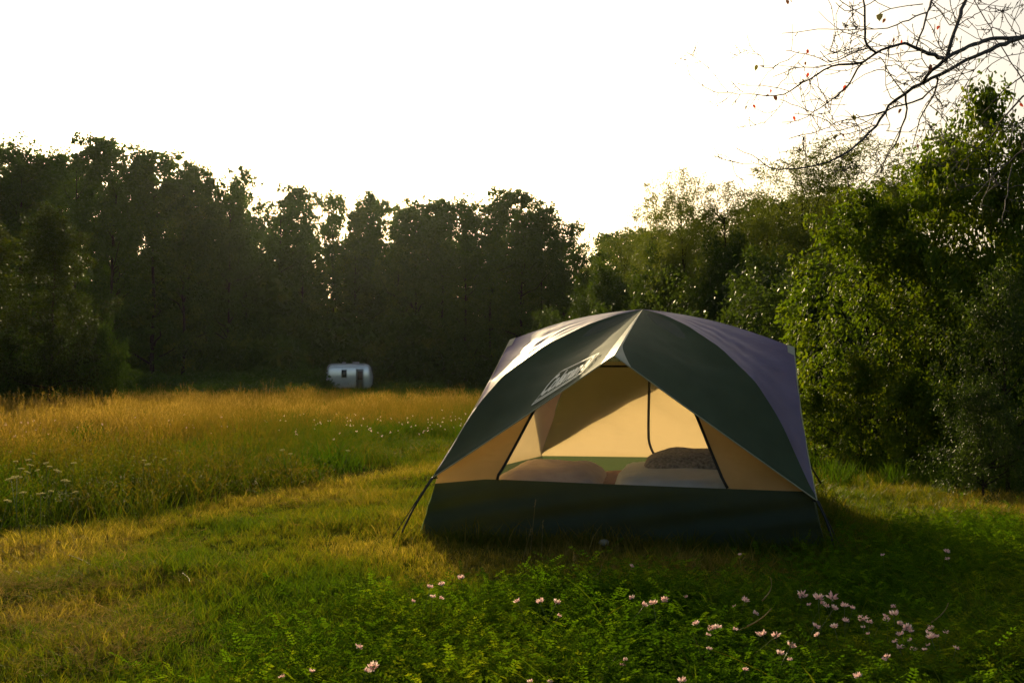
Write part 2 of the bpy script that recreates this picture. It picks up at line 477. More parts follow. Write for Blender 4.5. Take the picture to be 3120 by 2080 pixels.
def grasses():
    rng = np.random.default_rng(11)
    # mown lawn
    lawn = [tuft(rng, 26, .075, .03, .085, .0042, .9, 2) for _ in range(7)] + [tuft(rng, 22, .07, .05, .14, .0045, .8, 2) for _ in range(2)]
    X, Y = [], []
    for y0, y1, d in ((2.2, 6, 420), (6, 10, 300), (10, 18, 130), (18, 40, 34)):
        x, y = wedge(rng, y0, y1, d); X.append(x); Y.append(y)
    x, y = np.concatenate(X), np.concatenate(Y)
    k = ~in_poly(x, y, TENT_POLY) & ~(in_poly(x, y, MEADOW) & (rng.uniform(size=len(x)) < .8)) & ~(in_poly(x, y, VETCH) & (rng.uniform(size=len(x)) < .35))
    x, y = x[k], y[k]
    tp = np.array(TENT_POLY + TENT_POLY[:1]); ex, ey = [], []
    for i in range(4):
        q = rng.uniform(0, 1, 420 if i == 0 else 200); p = tp[i] + (tp[i + 1] - tp[i]) * q[:, None]
        c = p - np.array([1.15, 8.2]); p = p + c / np.linalg.norm(c, axis=1, keepdims=True) * np.abs(rng.normal(.03, .06, len(q)))[:, None]
        ex.append(p[:, 0]); ey.append(p[:, 1])
    n0 = len(x); x, y = np.concatenate([x] + ex), np.concatenate([y] + ey)
    n = len(x)
    dry = noise2(x, y, 1.5, 3) * .65 + noise2(x, y, 5, 4) * .35
    far = np.clip((y - 9) / 20, 0, 1)
    s = rng.uniform(.7, 1.25, n) * (.75 + .9 * noise2(x, y, 2.6, 8) ** 2) * (1 + .9 * far)
    s[n0:] *= rng.uniform(1.0, 2.3, n - n0)
    # the mower's dry track runs from the near left up to the tent's far corner, with worn patches at the near left
    a, b = np.array(ground_at(-100, 1745))[:2], np.array(ground_at(1330, 1420))[:2]; d = b - a
    tt = np.clip(((x - a[0]) * d[0] + (y - a[1]) * d[1]) / (d @ d), 0, 1)
    dd = np.hypot(x - a[0] - tt * d[0], y - a[1] - tt * d[1]) + .5 * (noise2(x, y, 2.2, 61) - .5)
    dry = dry + .34 * np.exp(-(dd / .42) ** 2)
    for px, py, r in ((210, 1800, .42), (90, 1900, .40), (330, 1960, .32), (60, 1705, .3), (560, 1860, .25)):
        g = ground_at(px, py); dry = dry + .42 * np.exp(-((x - g.x) ** 2 + (y - g.y) ** 2) / r ** 2) * noise2(x, y, 6, 71)
    it = np.clip(dry * 1.25 - .06 + rng.normal(0, .10, n), 0, 1)
    rot = np.stack([rng.normal(0, .12, n), rng.normal(0, .12, n), rng.uniform(0, 6.283, n)], 1)
    scatter("lawn_grass", lawn, np.stack([x, y, gz(x, y)], 1), s, rot, it, M['lawn'], "short mown grass, yellow green with straw patches")
    # tall unmown meadow grass
    tall = [tuft(rng, 16, .12, .35, .80, .0050, .35, 3, head=.8, tint_lo=.35) for _ in range(6)] + [tuft(rng, 20, .12, .25, .55, .006, .5, 3, tint_hi=.5) for _ in range(3)]
    X, Y = [], []
    for y0, y1, d in ((4, 11, 70), (11, 19, 42), (19, 38, 17)):
        x, y = wedge(rng, y0, y1, d); X.append(x); Y.append(y)
    x, y = np.concatenate(X), np.concatenate(Y)
    jx, jy = x + rng.normal(0, .18, len(x)), y + rng.normal(0, .25, len(x))
    k = in_poly(jx, jy, MEADOW) & (noise2(x, y, 1.7, 52) > .22 + .25 * rng.uniform(size=len(x)) * (y < 22)); x, y = x[k], y[k]; n = len(x)
    # distance from the mown edge: green and low at the edge, brown and tall inside
    E = np.array(MEADOW[:9]); dist = np.full(n, 1e9)
    for i in range(len(E) - 1):
        a, b = E[i], E[i + 1]; d = b - a
        t = np.clip(((x - a[0]) * d[0] + (y - a[1]) * d[1]) / (d @ d), 0, 1)
        dist = np.minimum(dist, np.hypot(x - a[0] - t * d[0], y - a[1] - t * d[1]))
    inn = np.clip(dist / 4.0, 0, 1)
    s = (.36 + .55 * inn) * rng.uniform(.7, 1.2, n) * (.72 + .5 * noise2(x, y, .9, 21)) * np.where(rng.uniform(size=n) < .06, 1.35, 1)
    it = np.clip(.05 + .85 * np.clip((dist - 1.2) / 3.5, 0, 1) + .55 * (noise2(x, y, .8, 5) - .5) + rng.normal(0, .09, n), 0, 1)
    rot = np.stack([rng.normal(0, .07, n), rng.normal(.10, .07, n), rng.uniform(0, 6.283, n)], 1)
    scatter("meadow_grass", tall, np.stack([x, y, gz(x, y)], 1), np.stack([1.1 * np.ones(n), 1.1 * np.ones(n), s], 1), rot, it, M['tall'], "tall unmown grass, green at the mown edge and golden brown beyond")
    weed = [tuft(rng, 26, .16, .25, .60, .016, .7, 3, tint_hi=.3) for _ in range(4)]
    x, y = wedge(rng, 7, 24, 9); k = in_poly(x, y, MEADOW) & (noise2(x, y, 1.1, 83) > .60); x, y = x[k], y[k]; n = len(x)
    scatter("weed_vegetation", weed, np.stack([x, y, gz(x, y)], 1), rng.uniform(.6, 1.1, n), np.stack([np.zeros(n), np.zeros(n), rng.uniform(0, 6.28, n)], 1), rng.uniform(0, .3, n), M['tall'], "dark green broad leaved weeds among the tall grass")
    # far green strip below the trees
    rough = [tuft(rng, 40, .45, .12, .42, .022, .6, 2, tint_hi=.45) for _ in range(5)]
    X, Y = [], []
    for y0, y1, d in ((34, 55, 5), (55, 96, 2.4)):
        x, y = wedge(rng, y0, y1, d, 6); X.append(x); Y.append(y)
    x, y = np.concatenate(X), np.concatenate(Y); n = len(x)
    rot = np.stack([rng.normal(0, .1, n), rng.normal(0, .1, n), rng.uniform(0, 6.283, n)], 1)
    scatter("rough_grass", rough, np.stack([x, y, gz(x, y)], 1), rng.uniform(.7, 1.3, n) * (1 + .3 * (y > 55)), rot, np.clip(noise2(x, y, .3, 9) * .5, 0, 1), M['tall'], "rough green grass before the tree line")
    # weeds at the foot of the shrubs on the right
    x, y = rng.uniform(2.9, 12, 1900), rng.uniform(8.4, 20, 1900)
    k = (y > 9.6 + .28 * np.abs(x - 7.5)) & (y < 10.2 + .9 * x) & (np.abs(x) < .6 * y + 1.5) & ~in_poly(x, y, [(2.6, 6), (3.4, 6), (3.7, 10.2), (2.6, 10.2)])
    x, y = x[k], y[k]; n = len(x)
    rot = np.stack([rng.normal(0, .1, n), rng.normal(0, .1, n), rng.uniform(0, 6.283, n)], 1)
    weeds = [tuft(rng, 24, .10, .15, .42, .008, .6, 3, tint_hi=.4) for _ in range(4)]
    scatter("weeds", weeds, np.stack([x, y, gz(x, y)], 1), rng.uniform(.6, 1.1, n), rot, rng.uniform(0, .35, n), M['tall'], "knee high green weeds along the foot of the shrubs")
    # long arching blades in the near right corner and in front of the tent
    x, y = rng.uniform(.2, 3.4, 640), rng.uniform(2.6, 5.0, 640)
    k = (x - .62 * y > -.62) | (rng.uniform(size=640) < .15); x, y = x[k], y[k]; n = len(x)
    blades = [tuft(rng, 7, .07, .20, .44, .0075, 1.1, 5, tint_hi=.75) for _ in range(5)]
    scatter("long_grass", blades, np.stack([x, y, gz(x, y)], 1), rng.uniform(.7, 1.15, n), np.stack([np.zeros(n), rng.normal(0, .1, n), rng.uniform(0, 6.283, n)], 1),
            rng.uniform(0, .4, n), M['tall'], "long arching grass blades among the vetch")
    # hay left by the mower
    hay = [tuft(rng, 34, .15, .04, .13, .0030, .4, 3, lay=.8) for _ in range(5)]
    hx, hy = [], []
    for px, py, sx, sy, n in ((230, 1790, .34, .22, 60), (90, 1700, .30, .16, 40), (420, 1690, .3, .2, 26), (110, 1910, .26, .18, 52), (330, 1960, .24, .15, 40), (260, 2030, .25, .12, 26), (870, 1535, .6, .32, 60),
                              (1060, 1475, .7, .5, 60), (640, 1600, .5, .3, 26), (470, 1770, .3, .2, 18), (620, 1760, .25, .2, 10), (30, 1830, .2, .15, 26)):
        g = ground_at(px, py); n = int(n * (1.25 if px < 400 else .7)); hx.append(rng.normal(g.x, sx, n)); hy.append(rng.normal(g.y, sy, n))
    x, y = np.concatenate(hx), np.concatenate(hy); n = len(x)
    scatter("hay_litter", hay, np.stack([x, y, gz(x, y) + .045], 1), rng.uniform(.6, 1.1, n), np.stack([rng.normal(0, .25, n), rng.normal(0, .25, n), rng.uniform(0, 6.283, n)], 1),
            rng.uniform(0, 1, n), M['hay'], "dry hay left lying on the mown grass")

    # crown vetch: pinnate sprigs
    def sprig(h, n_leaf):
        P, A, NN, L, W, T = [], [], [], [], [], []
        sV, sF = [], []
        lean = rng.normal(0, .25, 2)
        for i in range(n_leaf):
            u = .25 + .75 * (i + .5) / n_leaf
            base = np.array([lean[0] * h * u * u, lean[1] * h * u * u, h * u])
            a = i * 2.4 + rng.uniform(-.4, .4)
            d = np.array([math.cos(a), math.sin(a), rng.uniform(.05, .55)]); d /= np.linalg.norm(d)
            ln = rng.uniform(.055, .095)
            sd = np.cross(d, [0, 0, 1.0]); sd /= np.linalg.norm(sd)
            t = rng.uniform(0, 1)
            for q in range(1, 6):
                for sgn in (-1, 1):
                    P.append(base + d * ln * q / 5.3); A.append(sd * sgn * .9 + d * .45 + np.array([0, 0, rng.uniform(-.1, .25)])); NN.append(np.cross(d, sd) * -1 + rng.normal(0, .25, 3))
                    L.append(rng.uniform(.014, .021)); W.append(.0046); T.append(t + rng.uniform(-.15, .15))
            P.append(base + d * ln); A.append(d); NN.append(np.array([0, 0, 1.0])); L.append(.016); W.append(.004); T.append(t)
        V, F, tt = leaf_geo(np.array(P), np.array(A), np.array(NN), np.array(L), np.array(W), np.clip(np.array(T), 0, 1), 4)
        sp = np.array([[lean[0] * h * u * u, lean[1] * h * u * u, h * u] for u in np.linspace(0, 1, 4)])
        tv, tf = tubes([(sp, [.0022, .002, .0016, .001])], 3, close=False)
        return np.concatenate([V, tv]), [F] + [f + len(V) for f in tf], np.concatenate([tt, np.full(len(tv), .4)])
    vs_ = [sprig(rng.uniform(.13, .21), 8) for _ in range(8)]
    x, y = rng.uniform(-2, 7, 30000), rng.uniform(2.1, 8, 30000)
    jx, jy = x + rng.normal(0, .30, len(x)), y + rng.normal(0, .26, len(x))
    k = in_poly(jx, jy, VETCH) & (np.abs(x) < .6 * y + 1.3); x, y = x[k], y[k]
    k = rng.uniform(size=len(x)) < np.where(y < 5.2, 1.0, .7); x, y = x[k], y[k]; n = len(x)
    sc = rng.uniform(.7, 1.15, n) * (.70 + .5 * noise2(x, y, 2.4, 31))
    # the mat stands about knee high where it is thick
    scatter("vetch_vegetation", vs_, np.stack([x, y, gz(x, y) + rng.uniform(-.02, .06, n)], 1), sc, np.stack([rng.normal(0, .3, n), rng.normal(0, .3, n), rng.uniform(0, 6.283, n)], 1),
            np.clip(noise2(x, y, 3, 33) + rng.normal(0, .15, n), 0, 1), M['vetch'], "low mat of green vetch with feathery leaves")
    # far pink vetch flowers and seed heads lost in the meadow
    def dotflower(nn, r):
        d = unit(rng.normal(0, 1, (nn, 3)) + np.array([0, 0, .8]))
        V, F, t = leaf_geo(d * r * .2, d, rng.normal(0, 1, (nn, 3)), r, r * .35, rng.uniform(0, .8, nn), 4)
        V[:, 2] += 0.0
        return V, [F], t
    df = [dotflower(9, .017) for _ in range(3)]
    fx, fy, fz = [], [], []
    for cx, cy, sx, sy, n in ((-.9, 15.2, .7, .8, 120), (-2.2, 14.6, .7, .8, 70), (0.2, 17.3, .9, .8, 110), (-3.6, 15.5, .8, 1, 40), (-7.2, 13.2, .35, .8, 46), (-8.2, 13.4, .5, .8, 30), (-5.4, 15, 1.2, 1.2, 30), (1.2, 19, .8, 1, 60)):
        fx.append(rng.normal(cx, sx, n)); fy.append(rng.normal(cy, sy, n)); fz.append(rng.uniform(.42, .66, n))
    x, y, z = np.concatenate(fx), np.concatenate(fy), np.concatenate(fz)
    k = rng.uniform(size=len(x)) < .5; x, y, z = x[k], y[k], z[k] - .05; n = len(x)
    scatter("flowering_vegetation", df, np.stack([x, y, z], 1), rng.uniform(.45, 1.0, n), rng.uniform(0, 6.28, (n, 3)), rng.uniform(0, 1, n), M['petal'], "far pink flowers in the tall grass")
grasses()

# ------------------------------------------------------------------ trees
def crown_cloud(rng, H, z0, W, nclump, per, cr, leaf, aspect=.42, shape=4, prof=.75, drop=.25, vert=.8, edge=.55, core=.15, leaders=0, up=.7, droop_=0.0):
    """leaf clumps spread through an uneven envelope; returns V, F, tint and the clump centres"""
    u = rng.uniform(0, 1, nclump) ** .9
    z = z0 + (H - z0 - cr * .6) * u
    env = W * np.sin(np.pi * np.clip(.12 + .86 * u, 0, 1) ** prof) ** .65
    a = rng.uniform(0, 6.283, nclump)
    lob = 1 + .28 * np.sin(3 * a + 5 * u + rng.uniform(0, 6)) + .16 * np.sin(5 * a - 9 * u)
    r = env * lob * np.where(rng.uniform(size=nclump) < core, rng.uniform(.0, .6, nclump), rng.uniform(edge, 1, nclump))
    C = np.stack([r * np.cos(a), r * np.sin(a), z], 1)
    if leaders:
        # several leading boughs, each with a head of its own, over a broad lower crown
        hd = np.array([(rng.uniform(.35, .95) * W * .72 * math.cos(q), rng.uniform(.35, .95) * W * .72 * math.sin(q), H * rng.uniform(.80, .97)) for q in np.arange(leaders) * 2.4 + rng.uniform(0, 6)])
        hd[0] = (rng.normal(0, .12 * W), rng.normal(0, .12 * W), H - cr * .7)
        k = rng.integers(0, leaders, nclump); upper = rng.uniform(size=nclump) < .55
        dd = unit(rng.normal(0, 1, (nclump, 3))) * (rng.uniform(0, 1, nclump) ** .4)[:, None]
        dn = rng.uniform(0, 1, nclump) ** 1.3
        hp = hd[k] + dd * np.array([W * .46, W * .46, H * .065]) * (.55 + .6 * dn)[:, None]
        hp[:, 2] -= dn * H * .36; hp[:, :2] *= (1 + .18 * dn)[:, None]
        hp[:, 2] = np.minimum(hp[:, 2], H - .9 * cr)
        C[upper] = hp[upper]
        C[~upper, 2] = z0 * .4 + (C[~upper, 2] - z0 * .4) * .70
        C[~upper, :2] *= 1.15
    rad = cr * rng.uniform(.55, 1.25, nclump)
    cl = np.repeat(np.arange(nclump), per)
    n = len(cl)
    d = unit(rng.normal(0, 1, (n, 3)))
    out = unit(np.stack([C[:, 0], C[:, 1], np.full(nclump, up * W)], 1) + rng.normal(0, .55 * W, (nclump, 3)))
    tq = rng.uniform(-.8, 1, n)
    q = out[cl] * (tq * rad[cl] * 1.35)[:, None] + rng.normal(0, 1, (n, 3)) * (rad[cl] * .36 * (1.05 - .62 * np.clip(tq, 0, 1)))[:, None]
    q[:, 2] -= droop_ * rad[cl] * np.clip(tq, 0, 1) ** 2
    P = C[cl] + q
    P[:, 2] = np.maximum(P[:, 2], .03)
    ax = unit(np.stack([P[:, 0], P[:, 1], (P[:, 2] - H * .5) * .4], 1)) * .7 + unit(rng.normal(0, 1, (n, 3))) + np.array([0, 0, -drop])
    nr = rng.normal(0, 1, (n, 3)) + np.array([0, 0, .8])
    L = leaf * rng.uniform(.65, 1.35, n)
    tint = np.clip(rng.uniform(0, 1, nclump)[cl] * .5 + rng.uniform(0, .5, n), 0, 1)
    V, F, t = leaf_geo(P, ax, nr, L, L * aspect * .5, tint, shape)
    return V, F, t, C

def limb_path(rng, a, b, n=5, sag=.12):
    a, b = np.array(a, float), np.array(b, float)
    L = np.linalg.norm(b - a); t = np.linspace(0, 1, n)[:, None]
    p = a + (b - a) * t
    p[:, 2:] += sag * L * np.sin(np.pi * t) * (1 if rng.uniform() < .7 else -.4)
    p[1:-1] += rng.normal(0, .04 * L, (n - 2, 3))
    return p

def trunk_geo(rng, H, r0, C, nlimb, lean=.03, top=.86, sides=7):
    zz = np.linspace(-.15, H * top, 9)
    wob = np.cumsum(rng.normal(0, lean * H / 9, (9, 2)), 0); wob -= wob[0]
    tr = np.stack([wob[:, 0], wob[:, 1], zz], 1)
    rr = r0 * (1 - .85 * np.linspace(0, 1, 9)) ; rr[0] *= 1.35
    paths = [(tr, rr)]
    idx = rng.choice(len(C), min(nlimb, len(C)), replace=False)
    for i in idx:
        c = C[i]; zs = max(.12 * H, min(c[2] - .35 * math.hypot(c[0], c[1]) - .05 * H, H * top * .95))
        s = np.array([np.interp(zs, zz, tr[:, k]) for k in range(3)])
        ra = float(np.interp(zs, zz, rr)) * .55
        paths.append((limb_path(rng, s, c), np.linspace(ra, .15 * ra, 5)))
    return tubes(paths, sides, close=False)

def make_kind(seed, leafmat, H, W, z0, nclump, per, cr, leaf, r0, nlimb, **kw):
    rng = np.random.default_rng(seed)
    V, F, t, C = crown_cloud(rng, H, z0, W, nclump, per, cr, leaf, **kw)
    cm = np_mesh("crown", V, F, leafmat, attrs={"tint": t})
    tv, tf = trunk_geo(rng, H, r0, C, nlimb)
    tm = np_mesh("trunk", tv, tf, M['bark'], smooth=True)
    return {"crown": cm, "trunk": tm, "H": H, "W": W}

_proto = {}
def plant_tree(name, kind, key, px, py_top, Y, width, label, cat, group=None, rz=0.0, sink=0.0):
    """stand a tree of the given kind at depth Y so that its top reaches py_top; repeats are copies that share mesh data"""
    top = at(px, py_top, Y)
    z = float(gz(top.x, Y))
    o = empty(name, (top.x, Y, z - sink))
    tag(o, label, cat, group)
    if key not in _proto:
        ch = [link("crown", kind["crown"], o), link("trunk", kind["trunk"], o)]
        _proto[key] = ch
    else:
        for c in _proto[key]:
            d = c.copy(); col.objects.link(d); d.parent = o
    s = width / (2 * kind["W"])
    o.scale = (s, s, (top.z - z + sink) / kind["H"])
    o.rotation_euler = (0, 0, rz)
    return o

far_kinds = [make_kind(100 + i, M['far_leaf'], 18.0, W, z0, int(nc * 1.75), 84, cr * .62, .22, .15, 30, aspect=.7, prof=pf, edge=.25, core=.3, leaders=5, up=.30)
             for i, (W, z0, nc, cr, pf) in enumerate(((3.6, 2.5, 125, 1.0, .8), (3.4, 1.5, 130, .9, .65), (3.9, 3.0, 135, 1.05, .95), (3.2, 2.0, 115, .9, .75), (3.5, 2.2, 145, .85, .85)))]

FAR = [  # px, top row, depth, crown width, kind, label
    (-40, 440, 74, 8.0, 0, "tall dark tree cut by the left edge of the photo, above the young birch"),
    (75, 428, 73, 7.0, 2, "broad topped dark tree just right of the one cut by the left edge"),
    (160, 452, 76, 5.5, 3, "lower narrow tree between the broad topped left tree and the tallest one"),
    (245, 412, 72, 6.2, 1, "tallest tree of the left wood, with a two pronged top"),
    (345, 424, 73, 5.6, 4, "tree with a bushy top just right of the tallest tree on the left"),
    (470, 450, 75, 7.0, 0, "round topped tree with a spray sticking out, right of the tallest trees"),
    (560, 505, 76, 4.4, 3, "small crowned tree right of the round topped one with the spray"),
    (625, 498, 77, 4.2, 1, "slim tree with a pointed tip, third from the big gap in the tree line"),
    (700, 498, 77, 4.4, 4, "thin leaved tree with sky showing through, left of the gap in the tree line"),
    (760, 596, 80, 3.6, 3, "short sparse tree standing in the gap of the tree line"),
    (862, 562, 84, 5.0, 1, "peaked tree just right of the gap in the tree line"),
    (925, 566, 92, 4.6, 4, "slender peaked tree, next right of the tree beside the gap"),
    (1022, 574, 93, 5.4, 2, "bushy peaked tree straight above the left end of the trailer"),
    (1090, 582, 95, 4.6, 3, "narrow tree straight above the trailer's right half"),
    (1150, 592, 94, 4.6, 1, "thin crowned tree just right of the tree above the trailer"),
    (1215, 600, 88, 4.8, 4, "low peaked tree midway between the trailer and the broad central crown"),
    (1265, 606, 87, 4.6, 3, "small pointed tree left of the broad central crown"),
    (1350, 600, 86, 6.0, 0, "left shoulder of the broad central crown, a rounded tree"),
    (1420, 586, 85, 5.6, 2, "rounded tree in the middle of the broad central crown"),
    (1500, 574, 85, 6.4, 1, "highest tree of the broad central crown, above the tent's left end"),
    (1585, 582, 86, 6.0, 4, "right shoulder of the broad central crown, sloping down to the right"),
    (1650, 636, 88, 5.2, 0, "lower tree right of the broad central crown"),
    (1720, 655, 84, 3.4, 3, "slim spiky tree left of the dip in the tree line"),
    (1790, 722, 88, 5.2, 2, "low tree in the dip of the tree line above the tent's peak"),
    (1880, 706, 86, 5.6, 4, "low bushy tree right of the dip in the tree line"),
    (1960, 690, 80, 5.8, 0, "dark bushy tree behind the pale pointed willow"),
    (2110, 660, 78, 7.0, 2, "dark tree behind the leaning willow"),
    (2260, 640, 78, 7.5, 1, "dark tree behind the willows, left of the tall one"),
    (2420, 600, 76, 8.0, 0, "dark tree seen through the tall willow"),
    (2600, 560, 76, 8.0, 4, "dark tree hidden behind the leafy bushes on the right"),
]
SHORT = ["tree cut by the left edge", "broad topped dark tree", "narrow tree beside the tallest one", "tallest tree of the left wood", "tree with the bushy top", "round topped tree with the spray", "small crowned tree",
         "slim tree with a pointed tip", "thin leaved tree beside the gap", "sparse tree in the gap", "peaked tree right of the gap", "slender peaked tree", "bushy tree above the trailer's left end", "narrow tree above the trailer",
         "thin crowned tree near the trailer", "low peaked tree", "small pointed tree", "left shoulder of the central crown", "middle of the central crown", "highest tree of the central crown", "right shoulder of the central crown",
         "lower tree right of the central crown", "slim spiky tree", "low tree in the dip", "low tree right of the dip", "tree behind the pale pointed willow", "tree behind the leaning willow", "tree left of the tall willow", "tree seen through the tall willow", "tree hidden by the leafy bushes"]
rnd = random.Random(5)
for px, py, Y, w, k, lab in FAR:
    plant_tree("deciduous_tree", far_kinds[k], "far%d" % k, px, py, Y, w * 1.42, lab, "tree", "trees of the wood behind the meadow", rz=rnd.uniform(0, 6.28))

# a second rank stands behind the first and closes the wood
for i, px in enumerate(range(-110, 2690, 118)):
    ys = [(f[1], abs(f[0] - px)) for f in FAR]
    near = min(ys, key=lambda q: q[1])[0]
    fx, lab2 = min(((f[0], q) for f, q in zip(FAR, SHORT)), key=lambda f: abs(f[0] - px))
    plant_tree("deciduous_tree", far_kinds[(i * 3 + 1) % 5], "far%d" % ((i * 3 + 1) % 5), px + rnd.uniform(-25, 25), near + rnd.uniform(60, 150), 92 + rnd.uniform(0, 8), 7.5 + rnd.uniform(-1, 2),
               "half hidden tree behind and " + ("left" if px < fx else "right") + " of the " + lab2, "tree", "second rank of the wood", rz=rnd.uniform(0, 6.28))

def leaf_mass(name, rng, boxes, leaf, mat, label, dens):
    Vs, Fs, Ts, base = [], [], [], 0
    for x0, x1, y0, y1, h in boxes:
        n = int((x1 - x0) * dens)
        x, y = rng.uniform(x0, x1, n), rng.uniform(y0, y1, n)
        hh = h * (.7 + .5 * noise2(x, y, .5, 41))
        z = hh * rng.uniform(0, 1, n) ** .8
        P = np.stack([x, y, z + gz(x, y)], 1)
        L = leaf * rng.uniform(.6, 1.4, n)
        V, F, t = leaf_geo(P, rng.normal(0, 1, (n, 3)), rng.normal(0, 1, (n, 3)) + np.array([0, -.3, .5]), L, L * .36, np.clip(noise2(x, z * 2, .9, 43) * .7 + rng.uniform(0, .3, n), 0, 1), 4)
        Vs.append(V); Fs.append(F + base); Ts.append(t); base += len(V)
    o = link(name, np_mesh(name, np.concatenate(Vs), np.concatenate(Fs), mat, attrs={"tint": np.concatenate(Ts)}))
    tag(o, label, kind="stuff")
    return o
_r = np.random.default_rng(77)
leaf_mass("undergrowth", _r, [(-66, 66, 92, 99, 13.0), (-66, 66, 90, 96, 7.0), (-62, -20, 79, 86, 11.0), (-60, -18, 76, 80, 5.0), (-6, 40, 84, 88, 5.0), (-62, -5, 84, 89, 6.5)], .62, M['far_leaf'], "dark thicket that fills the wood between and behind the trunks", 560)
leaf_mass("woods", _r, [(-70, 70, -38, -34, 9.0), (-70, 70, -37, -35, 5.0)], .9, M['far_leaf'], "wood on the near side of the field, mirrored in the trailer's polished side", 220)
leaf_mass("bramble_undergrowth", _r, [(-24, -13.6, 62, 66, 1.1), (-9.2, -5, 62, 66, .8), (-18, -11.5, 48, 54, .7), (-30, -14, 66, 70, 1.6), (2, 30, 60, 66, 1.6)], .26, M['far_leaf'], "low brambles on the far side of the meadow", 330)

# the young tree on the left, nearer than the wood
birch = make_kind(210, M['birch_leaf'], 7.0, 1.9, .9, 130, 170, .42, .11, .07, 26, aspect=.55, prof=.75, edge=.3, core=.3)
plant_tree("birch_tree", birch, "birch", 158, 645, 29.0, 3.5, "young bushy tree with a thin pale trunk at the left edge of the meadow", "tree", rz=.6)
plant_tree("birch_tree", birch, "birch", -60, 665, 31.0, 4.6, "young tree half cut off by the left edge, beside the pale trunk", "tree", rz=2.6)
shrubk = make_kind(215, M['far_leaf'], 3.0, 1.5, .1, 60, 130, .42, .13, .04, 14, aspect=.6, prof=.7, edge=.4, core=.3)
plant_tree("shrub", shrubk, "shrub", 312, 985, 31.0, 1.6, "dark shrub at the right foot of the young tree with a pale trunk", "shrub", rz=.3)
plant_tree("shrub", shrubk, "shrub", 30, 1010, 30.0, 3.6, "dark shrub under the young trees at the left edge", "shrub", rz=1.9)
plant_tree("shrub", shrubk, "shrub", 250, 1060, 30.5, 2.4, "low dark shrub around the foot of the pale trunk", "shrub", rz=4.1)
plant_tree("shrub", shrubk, "shrub", 1000, 1158, 70.0, 1.6, "bright green bush in front of the trailer's left end", "shrub", rz=1.1)
plant_tree("shrub", shrubk, "shrub", 945, 1172, 70.0, 2.4, "low spreading bush left of the one at the trailer's end", "shrub", rz=5.1)

# willows behind the tent
willow = [make_kind(230 + i, M['willow_leaf'], 9.0, W, 1.0, int(nc * 1.9), 150, cr * .72, .105, .10, 34, aspect=.26, prof=pf, edge=.3, core=.3, drop=.5, up=.8, droop_=.9, leaders=5)
          for i, (W, nc, cr, pf) in enumerate(((2.0, 80, .62, .7), (2.4, 100, .66, .85)))]
for px, py, Y, w, k, lab in (
        (1990, 618, 34, 4.2, 0, "pale pointed willow above the tent's peak"),
        (1900, 690, 40, 4.2, 1, "small pale willow left of the pointed one"),
        (2105, 505, 31, 3.4, 1, "slim leaning willow with a bare looking tip"),
        (2235, 545, 29, 4.2, 1, "round willow right of the slim leaning one"),
        (2335, 560, 30, 4.2, 0, "willow filling the space between the round one and the tall one"),
        (2440, 435, 27, 4.6, 1, "tall willow whose top meets the lowest bare branch"),
        (2590, 415, 26, 4.6, 0, "tallest airy willow, seen through the hanging bare branches"),
        (2720, 520, 24, 3.6, 1, "willow behind the leafy trees on the right")):
    o = plant_tree("willow_tree", willow[k], "willow%d" % k, px, py, Y, w, lab, "tree", "willows behind the tent", rz=rnd.uniform(0, 6.28))
    if "leaning" in lab: o.rotation_euler = (0, R(-7), 1.0)
wfill = make_kind(240, M['dark_leaf'], 4.0, 2.4, .1, 110, 170, .55, .12, .05, 18, aspect=.5, prof=.6, edge=.35, core=.3)
for px, py, Y, w, lab in (
        (1850, 830, 38, 5.4, "dark bush right behind the tent's peak"),
        (2030, 790, 32, 5.2, "dark bush under the pale pointed willow"),
        (2200, 760, 27, 4.6, "dark bush under the round willow"),
        (2340, 800, 22, 4.2, "dark bush behind the tent's right shoulder"),
        (2460, 830, 19, 3.8, "dark bush between the tent and the leafy tree"),
        (2600, 800, 19, 4.2, "dark bush in the hollow under the leafy tree"),
        (2800, 850, 17, 4.2, "dark bush low behind the leafy trees"),
        (3020, 900, 16, 4.0, "dark bush at the right edge behind the small leaved shrub")):
    plant_tree("bush", wfill, "bush", px, py, Y, w, lab, "bush", "dark bushes behind the tent and the leafy trees", rz=rnd.uniform(0, 6.28))

# leafy trees on the right, near enough to show each leaf
leafy = [make_kind(250, M['near_leaf'], 4.8, 2.0, .5, 100, 150, .36, .085, .06, 40, aspect=.50, shape=6, prof=.62, edge=.45, core=.25, drop=.7, up=.35, droop_=.45),
         make_kind(251, M['near_leaf'], 4.8, 1.7, .9, 75, 150, .34, .085, .055, 34, aspect=.50, shape=6, prof=.8, edge=.4, core=.25, drop=.7, up=.5, droop_=.4)]
for px, py, Y, w, k, lab in (
        (2640, 560, 14.0, 3.1, 0, "wide leafy tree whose boughs reach over the tent's right corner"),
        (2860, 470, 13.5, 3.0, 1, "leafy tree between the wide one and the one at the right edge"),
        (3000, 262, 13.0, 2.3, 1, "tallest leafy tree, its top among the hanging bare branches"),
        (2900, 395, 14.6, 3.0, 0, "leafy tree standing behind the tallest leafy one"),
        (3150, 330, 12.6, 2.4, 0, "leafy tree cut off by the right edge of the photo")):
    plant_tree("leafy_tree", leafy[k], "leafy%d" % k, px, py, Y, w, lab, "tree", "leafy trees on the right", rz=rnd.uniform(0, 6.28))
lowleaf = make_kind(252, M['near_leaf'], 2.0, 1.3, .05, 60, 130, .26, .065, .03, 22, aspect=.55, shape=6, prof=.55, edge=.4, core=.25, drop=.5)
